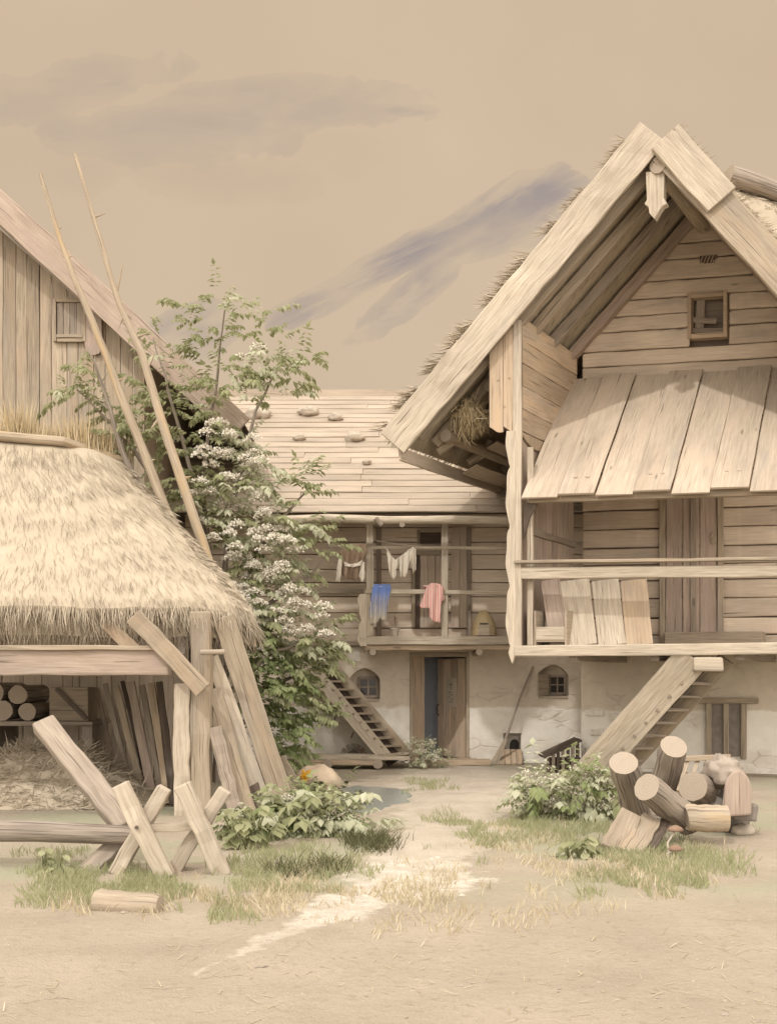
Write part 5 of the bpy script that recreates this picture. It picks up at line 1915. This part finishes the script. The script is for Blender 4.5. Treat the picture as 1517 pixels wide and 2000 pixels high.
for k, lm in enumerate(limbs):
    pts = [tb + V3((random.uniform(-.12, .12), random.uniform(-.1, .1), -.05))]
    for j, (px, py) in enumerate(lm):
        pts.append(P(px, py, TY + (random.uniform(-.25, .25) if k != 8 else 0)))
    fine = []
    for j in range(len(pts) - 1):
        for q in range(4):
            fine.append(pts[j].lerp(pts[j + 1], q / 4) + rv3(.02))
    fine.append(pts[-1])
    mt_.tube(fine, [.055 * (1 - q / len(fine)) + .006 for q in range(len(fine))], 8, .05)
mt_.build('trunk', 'bark', tree, smooth=True)
#  px, py, radius px, fronds, kind   (g mid green, d deep, p pale, w blossom)
anch = [(440, 575, 22, 4, 'g'), (405, 590, 25, 4, 'g'), (355, 625, 35, 6, 'g'), (310, 660, 25, 5, 'g'), (460, 640, 42, 9, 'g'), (520, 635, 30, 5, 'g'), (420, 660, 40, 8, 'g'), (380, 680, 30, 5, 'g'),
        (560, 690, 35, 6, 'g'), (600, 690, 22, 4, 'g'), (500, 715, 40, 10, 'p'), (545, 735, 40, 9, 'g'), (575, 745, 25, 4, 'g'), (450, 730, 45, 10, 'g'), (400, 760, 55, 14, 'g'), (360, 790, 55, 9, 'g'), (480, 770, 40, 7, 'g'),
        (330, 850, 60, 11, 'g'), (300, 790, 50, 10, 'g'), (400, 850, 60, 12, 'g'), (450, 870, 50, 10, 'w'), (470, 910, 50, 12, 'w'), (420, 930, 55, 12, 'g'), (350, 930, 60, 12, 'g'), (260, 860, 45, 9, 'g'), (220, 830, 35, 6, 'g'),
        (150, 755, 26, 6, 'g'), (135, 780, 22, 4, 'g'), (180, 750, 28, 5, 'g'), (200, 800, 30, 5, 'g'), (290, 900, 45, 7, 'g'), (310, 730, 40, 7, 'g'),
        (480, 960, 50, 14, 'w'), (520, 950, 35, 8, 'p'), (570, 960, 35, 8, 'g'), (610, 945, 25, 5, 'g'), (430, 1000, 50, 14, 'w'), (480, 1030, 55, 16, 'p'), (540, 1040, 50, 14, 'w'), (590, 1050, 38, 9, 'g'), (635, 1058, 28, 6, 'g'),
        (400, 980, 50, 11, 'g'), (440, 1070, 50, 12, 'g'), (500, 1090, 55, 14, 'w'), (560, 1095, 40, 9, 'p'), (470, 1120, 50, 12, 'g'), (520, 1140, 50, 12, 'w'), (560, 1150, 35, 8, 'p'), (590, 1130, 30, 5, 'g'),
        (500, 1190, 50, 12, 'w'), (550, 1210, 50, 12, 'w'), (600, 1215, 40, 9, 'w'), (645, 1215, 25, 5, 'g'), (500, 1240, 55, 14, 'g'), (560, 1250, 50, 12, 'p'), (610, 1265, 45, 10, 'g'), (650, 1275, 25, 5, 'g'),
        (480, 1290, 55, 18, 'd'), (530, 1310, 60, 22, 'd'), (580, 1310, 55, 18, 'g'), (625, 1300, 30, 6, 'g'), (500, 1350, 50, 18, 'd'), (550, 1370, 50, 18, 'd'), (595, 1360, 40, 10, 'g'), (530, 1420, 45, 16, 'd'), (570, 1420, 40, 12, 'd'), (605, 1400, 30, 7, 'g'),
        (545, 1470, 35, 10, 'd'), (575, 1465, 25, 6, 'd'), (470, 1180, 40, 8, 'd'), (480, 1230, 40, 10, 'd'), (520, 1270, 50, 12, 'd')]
crowns = {'g': MB(), 'd': MB(), 'p': MB()}
bl = MB()
for (px, py, r, nf, kd) in anch:
    far = 0
    c_ = P(px, py, TY + far)
    R_ = r / F * TY
    for k in range(int(nf * 1.12)):
        o_ = rv3()
        while o_.length > 1:
            o_ = rv3()
        p = c_ + V3((o_.x * R_, o_.y * .45, o_.z * R_))
        sidew = 1 if px > 420 else -1
        d_ = V3((sidew * random.uniform(-.3, 1), random.uniform(-.9, .4), random.uniform(-.1, .8)))
        kk = kd if kd != 'w' else 'p'
        if random.random() < .2:
            kk = random.choice('gp' if kk != 'p' else 'gg')
        L = random.uniform(.26, .46) * (.85 if py < 700 else 1)
        frond(crowns[kk], p, d_, L, 6, .56, .9, L * random.uniform(.34, .44))
    nb_ = {'w': 9, 'p': 2}.get(kd, 0)
    for k in range(nb_):
        q = c_ + V3((random.uniform(-1, 1) * R_, random.uniform(-.6, -.2), random.uniform(-.7, 1) * R_))
        for j in range(75):
            a_, r_ = random.uniform(0, 6.28), random.random() ** .5 * .13
            o_ = V3((math.cos(a_) * r_, math.sin(a_) * r_ * .8, .06 - r_ * r_ * 4.5 + random.gauss(0, .01)))
            bl.leaf(q + o_, rv3() + V3((0, -.4, .4)), V3((0, -.5, 1)) + rv3(.5), .045, .038, .1)
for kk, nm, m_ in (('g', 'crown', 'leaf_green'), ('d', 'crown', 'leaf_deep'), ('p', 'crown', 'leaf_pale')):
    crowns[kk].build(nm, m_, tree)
bl.build('blossom', 'blossom', tree)

def bush(name, lab, cat, spots, Y, mats, nfr, flowers=None, fl=.16, group=None):
    p0 = spots[0]
    base = P(p0[0], p0[1], Y)
    base.z = 0
    o = thing(name, lab, cat, base, group)
    ms = [MB() for _ in mats]
    st = MB()
    flw = MB()
    for (px, py, r) in spots:
        c_ = P(px, py, Y + random.uniform(-.1, .1))
        R_ = r / F * Y
        st.tube([base + V3((random.uniform(-.05, .05), 0, 0)), base.lerp(c_, .6) + rv3(.03), c_], [.014, .010, .004], 6)
        for k in range(nfr):
            o_ = rv3()
            while o_.length > 1:
                o_ = rv3()
            p = c_ + V3((o_.x * R_, o_.y * R_ * .9, o_.z * R_))
            p.z = max(p.z, .02)
            L = random.uniform(.6, 1.2) * fl * (1.9 if random.random() < .09 else 1)
            frond(random.choice(ms), p, V3((o_.x + random.uniform(-.5, .5), o_.y - .3, .5 + o_.z)), L, 4, .55, .9, L * .42)
        if flowers:
            for k in range(flowers):
                q = c_ + V3((random.uniform(-1, 1) * R_, -R_ * random.uniform(.5, 1), random.uniform(0, 1) * R_))
                for j in range(22):
                    flw.leaf(q + V3((random.gauss(0, .03), random.gauss(0, .03), random.gauss(0, .02))), rv3() + V3((0, -.3, .5)), UP + rv3(.5), .03, .024, .1)
    st.build('stem', 'twig', o)
    for m_, nm in zip(ms, mats):
        if m_.v:
            m_.build('foliage', nm, o)
    if flowers:
        flw.build('blossom', 'blossom', o)
    return o
bush('door_shrub', 'small pale shrub growing beside the doorstep in front of the open door', 'shrub', [(828, 1470, 20), (812, 1482, 20), (845, 1484, 20), (832, 1455, 12), (806, 1460, 10), (860, 1480, 12), (830, 1492, 22)], 19.7, ('leaf_pale', 'leaf_green', 'leaf_pale'), 26, 4, .12)
bush('flowering_bush', 'flowering bush with white and pale green leaves at the foot of the right stair', 'bush',
     [(1110, 1545, 35), (1150, 1530, 32), (1060, 1545, 30), (1040, 1530, 22), (1090, 1575, 35), (1140, 1575, 38), (1180, 1560, 35), (1180, 1600, 30), (1020, 1560, 18), (1120, 1600, 28), (1060, 1585, 22), (1150, 1520, 20), (1195, 1530, 25), (1165, 1615, 24)], 13.0, ('leaf_pale', 'leaf_green', 'leaf_deep', 'leaf_pale'), 26, 9, .20)
bush('leafy_weed', 'broad tangle of pale leafy weeds between the sawbuck and the puddle', 'weeds',
     [(600, 1625, 30), (560, 1610, 32), (640, 1610, 30), (520, 1600, 30), (650, 1640, 25), (600, 1580, 26), (570, 1650, 30), (630, 1660, 25), (530, 1640, 28), (500, 1620, 26), (660, 1580, 22), (610, 1600, 26), (680, 1620, 20), (470, 1640, 26), (560, 1570, 24), (690, 1650, 20), (600, 1670, 24)], 11.4, ('leaf_pale', 'leaf_green', 'leaf_deep', 'leaf_pale'), 34, 4, .21)
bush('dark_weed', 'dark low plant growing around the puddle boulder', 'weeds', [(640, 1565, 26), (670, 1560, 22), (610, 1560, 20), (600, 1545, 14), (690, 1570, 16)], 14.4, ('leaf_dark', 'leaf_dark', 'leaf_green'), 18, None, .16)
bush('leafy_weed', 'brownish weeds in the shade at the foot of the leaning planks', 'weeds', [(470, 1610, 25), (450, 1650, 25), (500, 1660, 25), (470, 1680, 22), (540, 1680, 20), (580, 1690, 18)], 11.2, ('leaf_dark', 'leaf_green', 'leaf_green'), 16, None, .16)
# burdock-like plants with big leaves
def dock(lab, spots, Y, mat, s, n, group=None):
    b_ = P(spots[0][0], spots[0][1], Y)
    b_.z = 0
    o = thing('broad_leaf_plant', lab, 'plant', b_, group)
    for (px, py) in spots:
        mb = MB()
        c_ = P(px, py, Y + random.uniform(-.12, .12))
        for k in range(n):
            an = random.uniform(0, 6.28)
            tip = c_ + V3((math.cos(an) * s * .8, math.sin(an) * s * .8, random.uniform(-.05, .08)))
            tip.z = max(tip.z, .03)
            root = V3((c_.x, c_.y, 0))
            d_ = V3((math.cos(an), math.sin(an) - .3, -.25))
            sd = d_.cross(UP).normalized()
            L, wd = s * random.uniform(.8, 1.2), s * .75
            def lf(u, v):
                ww = math.sin(min(1, v * 1.1 + .05) * math.pi) ** .7 * wd * .5
                return tip + d_.normalized() * L * v + sd * (u - .5) * 2 * ww + V3((0, 0, -.35 * L * v * v + .16 * abs(u - .5) * L + .05 * L))
            mb.grid(lf, 4, 6)
            mb.tube([root, root.lerp(tip, .6) + V3((0, 0, .05)), tip + V3((0, 0, .004))], [.008, .006, .005], 5)
        mb.build('leaf_rosette', mat, o, smooth=True)
dock('broad-leaved pale plant at the foot of the sawbuck, beside the leaning planks', [(455, 1600), (480, 1625), (450, 1640), (500, 1590), (490, 1660), (520, 1620)], 10.6, 'leaf_green', .12, 8)
dock('small round-leaved plant with a mauve tip under the long log', [(85, 1672), (115, 1690), (100, 1710), (130, 1720)], 9.1, 'grass_green', .085, 5)
dock('low leafy plant in the grass in front of the leaning slabs', [(1130, 1652), (1152, 1660), (1112, 1662)], 10.0, 'leaf_green', .11, 9)
# yellow flower
o = thing('yellow_flower', 'bright yellow flower beside the orange-brown boulder', 'flower', (P(598, 0, 15.0).x, 15.0, 0))
c_ = P(597, 1515, 15.0)
MB().tube([(c_.x, 15.0, 0), c_], [.008, .006], 6).build('stem', 'twig', o)
mb = MB()
for k in range(46):
    q = rv3(.05)
    mb.leaf(c_ + q, rv3() + V3((0, -.5, .5)), V3((0, -1, .4)), .05, .03, .1)
mb.build('petals', 'petal_yellow', o)
# mushrooms
for (px, py, r, mt, lab) in ((1318, 1622, 16, 'cap_brown', 'tall thin-stemmed brown mushroom before the log heap'), (1318, 1660, 15, 'cap_brown', 'squat brown mushroom low in the grass below the taller one')):
    Y = 10.1 if py < 1640 else 10.0
    c_ = P(px, py, Y)
    o = thing('mushroom', lab, 'mushroom', (c_.x - .03, Y, 0))
    MB().tube([(c_.x - .05, Y, -.02), (c_.x - .07, Y, c_.z * .5), (c_.x, Y, c_.z)], [.012, .009, .009], 8).build('stalk', 'clay', o, smooth=True)
    mr = r / F * Y
    MB().tube([c_ + V3((0, 0, -.006)), c_ + V3((0, 0, .006)), c_ + V3((0, 0, .028)), c_ + V3((0, 0, .043)), c_ + V3((0, 0, .048))], [mr * .8, mr, mr * .75, mr * .35, .004], 16, .03).build('cap', mt, o, smooth=True)

# ------------------------------------------------------------------ grass and pale stones
def patch(mb, n, x0, x1, y0, y1, h0, h1, wd, thr=-.05, sd=0):
    for k in range(n):
        py = random.uniform(y0, y1)
        px = random.uniform(x0, x1)
        p = G(px, py)
        ex = min(1, 3 * min((px - x0) / (x1 - x0), (x1 - px) / (x1 - x0), (py - y0) / (y1 - y0), (y1 - py) / (y1 - y0)))
        if nz(p.x * 2.2 + sd, p.y * 1.1, sd, 1) + ex * .45 - .3 < thr or random.random() > ex + .25:
            continue
        p.z = gz(p.x, p.y) - .005
        an = nz(p.x * 3, p.y * 3, 7, 1) * 3
        mb.blade(p, V3((math.sin(an) * .5 + random.uniform(-.35, .35), random.uniform(-.35, .35), 1)), random.uniform(h0, h1), wd,
                 side=V3((1, random.uniform(-.5, .5), 0)), bend=V3((random.uniform(-.3, .3), random.uniform(-.25, .1), -.15)))
gg = MB()
for (n, a) in ((3800, (820, 1080, 1575, 1695)), (3800, (1060, 1480, 1625, 1720)), (2400, (430, 760, 1690, 1750)), (1600, (0, 300, 1660, 1720)), (5200, (30, 470, 1690, 1775)), (3000, (400, 720, 1640, 1730)), (2600, (820, 1030, 1590, 1690)), (2600, (1080, 1240, 1590, 1690)), (4600, (1120, 1460, 1640, 1760)), (1200, (780, 900, 1520, 1545)),
               (1500, (280, 560, 1740, 1810)), (2200, (1000, 1120, 1560, 1640))):
    patch(gg, n, *a, .05, .13, .008, sd=a[0] * .01)
kind(gg.build('grass', 'grass_green'), 'stuff')
gd = MB()
for (n, a) in ((2600, (330, 620, 1700, 1800)), (3200, (560, 960, 1680, 1800)), (3200, (960, 1420, 1640, 1760)), (1600, (40, 400, 1700, 1800)), (1500, (900, 1120, 1600, 1680)), (900, (500, 1300, 1760, 1840))):
    patch(gd, n, *a, .05, .12, .008, .0, sd=a[0] * .02 + 5)
kind(gd.build('dry_grass', 'grass_dry'), 'stuff')
dk = MB()
for (px, py, n, sp_) in ((735, 1655, 420, 46), (690, 1645, 260, 26), (640, 1695, 200, 40), (560, 1700, 160, 40)):
    for k in range(n):
        p = G(px + random.gauss(0, sp_ * .5), py + random.gauss(0, 7))
        p.z = gz(p.x, p.y) - .01
        dk.blade(p, V3((random.uniform(-.7, .7), random.uniform(-.4, .3), 1)), random.uniform(.08, .24), .009, bend=V3((random.uniform(-.3, .3), 0, -.2)))
o = tag(kind(dk.build('dark_grass', 'leaf_dark'), 'stuff'), 'dark tuft of coarse grass by the pale stony path', 'grass')
gr = MB()
for k in range(1500):
    px, py = random.gauss(810, 80) , random.gauss(1718, 34)
    if nz(px * .025, py * .06, 2, 1) + .2 < ((px - 815) / 125) ** 2 + ((py - 1718) / 58) ** 2 - .45:
        continue
    if nz(px * .05, py * .12, 5, 1) < -.12:
        continue
    p = G(px, py)
    r = random.uniform(.005, .014) * (1 if random.random() < .88 else 2.4)
    gr.blobs((p.x, p.y, gz(p.x, p.y) + r * .12), (r * random.uniform(1, 1.7), r, r * .45), k, .45, 1.7, 7, 4)
o = tag(kind(gr.build('gravel', 'stone_pale'), 'stuff'), 'patch of white limestone rubble on the path', 'gravel')

lt = MB()
for k in range(1500):
    py = 1530 + 470 * random.random() ** .8
    p = G(random.uniform(-20, 1540), py)
    if nz(p.x * .9, p.y * .7, 6, 1) < -.1 or p.y > 17:
        continue
    p.z = gz(p.x, p.y) + .004
    lt.blade(p, V3((random.uniform(-1, 1), random.uniform(-1, 1), random.uniform(0, .12))), random.uniform(.03, .13), .006, side=V3((random.uniform(-1, 1), random.uniform(-1, 1), 0)))
kind(lt.build('straw_litter', 'grass_dry'), 'stuff')
pbm = MB()
for k in range(240):
    p = G(random.uniform(-20, 1540), 1515 + 485 * random.random() ** .8)
    if nz(p.x * .8, p.y * .8, 9, 1) < 0:
        continue
    r = random.uniform(.005, .014) * (1 if random.random() < .95 else 2.0)
    pbm.blobs((p.x, p.y, gz(p.x, p.y) + r * .1), (r * random.uniform(1, 1.6), r, r * .6), k, .4, 1.7, 7, 4)
kind(pbm.build('pebbles', 'stump'), 'stuff')

for o in list(bpy.data.objects):
    if '_w' in o:
        del o['_w']
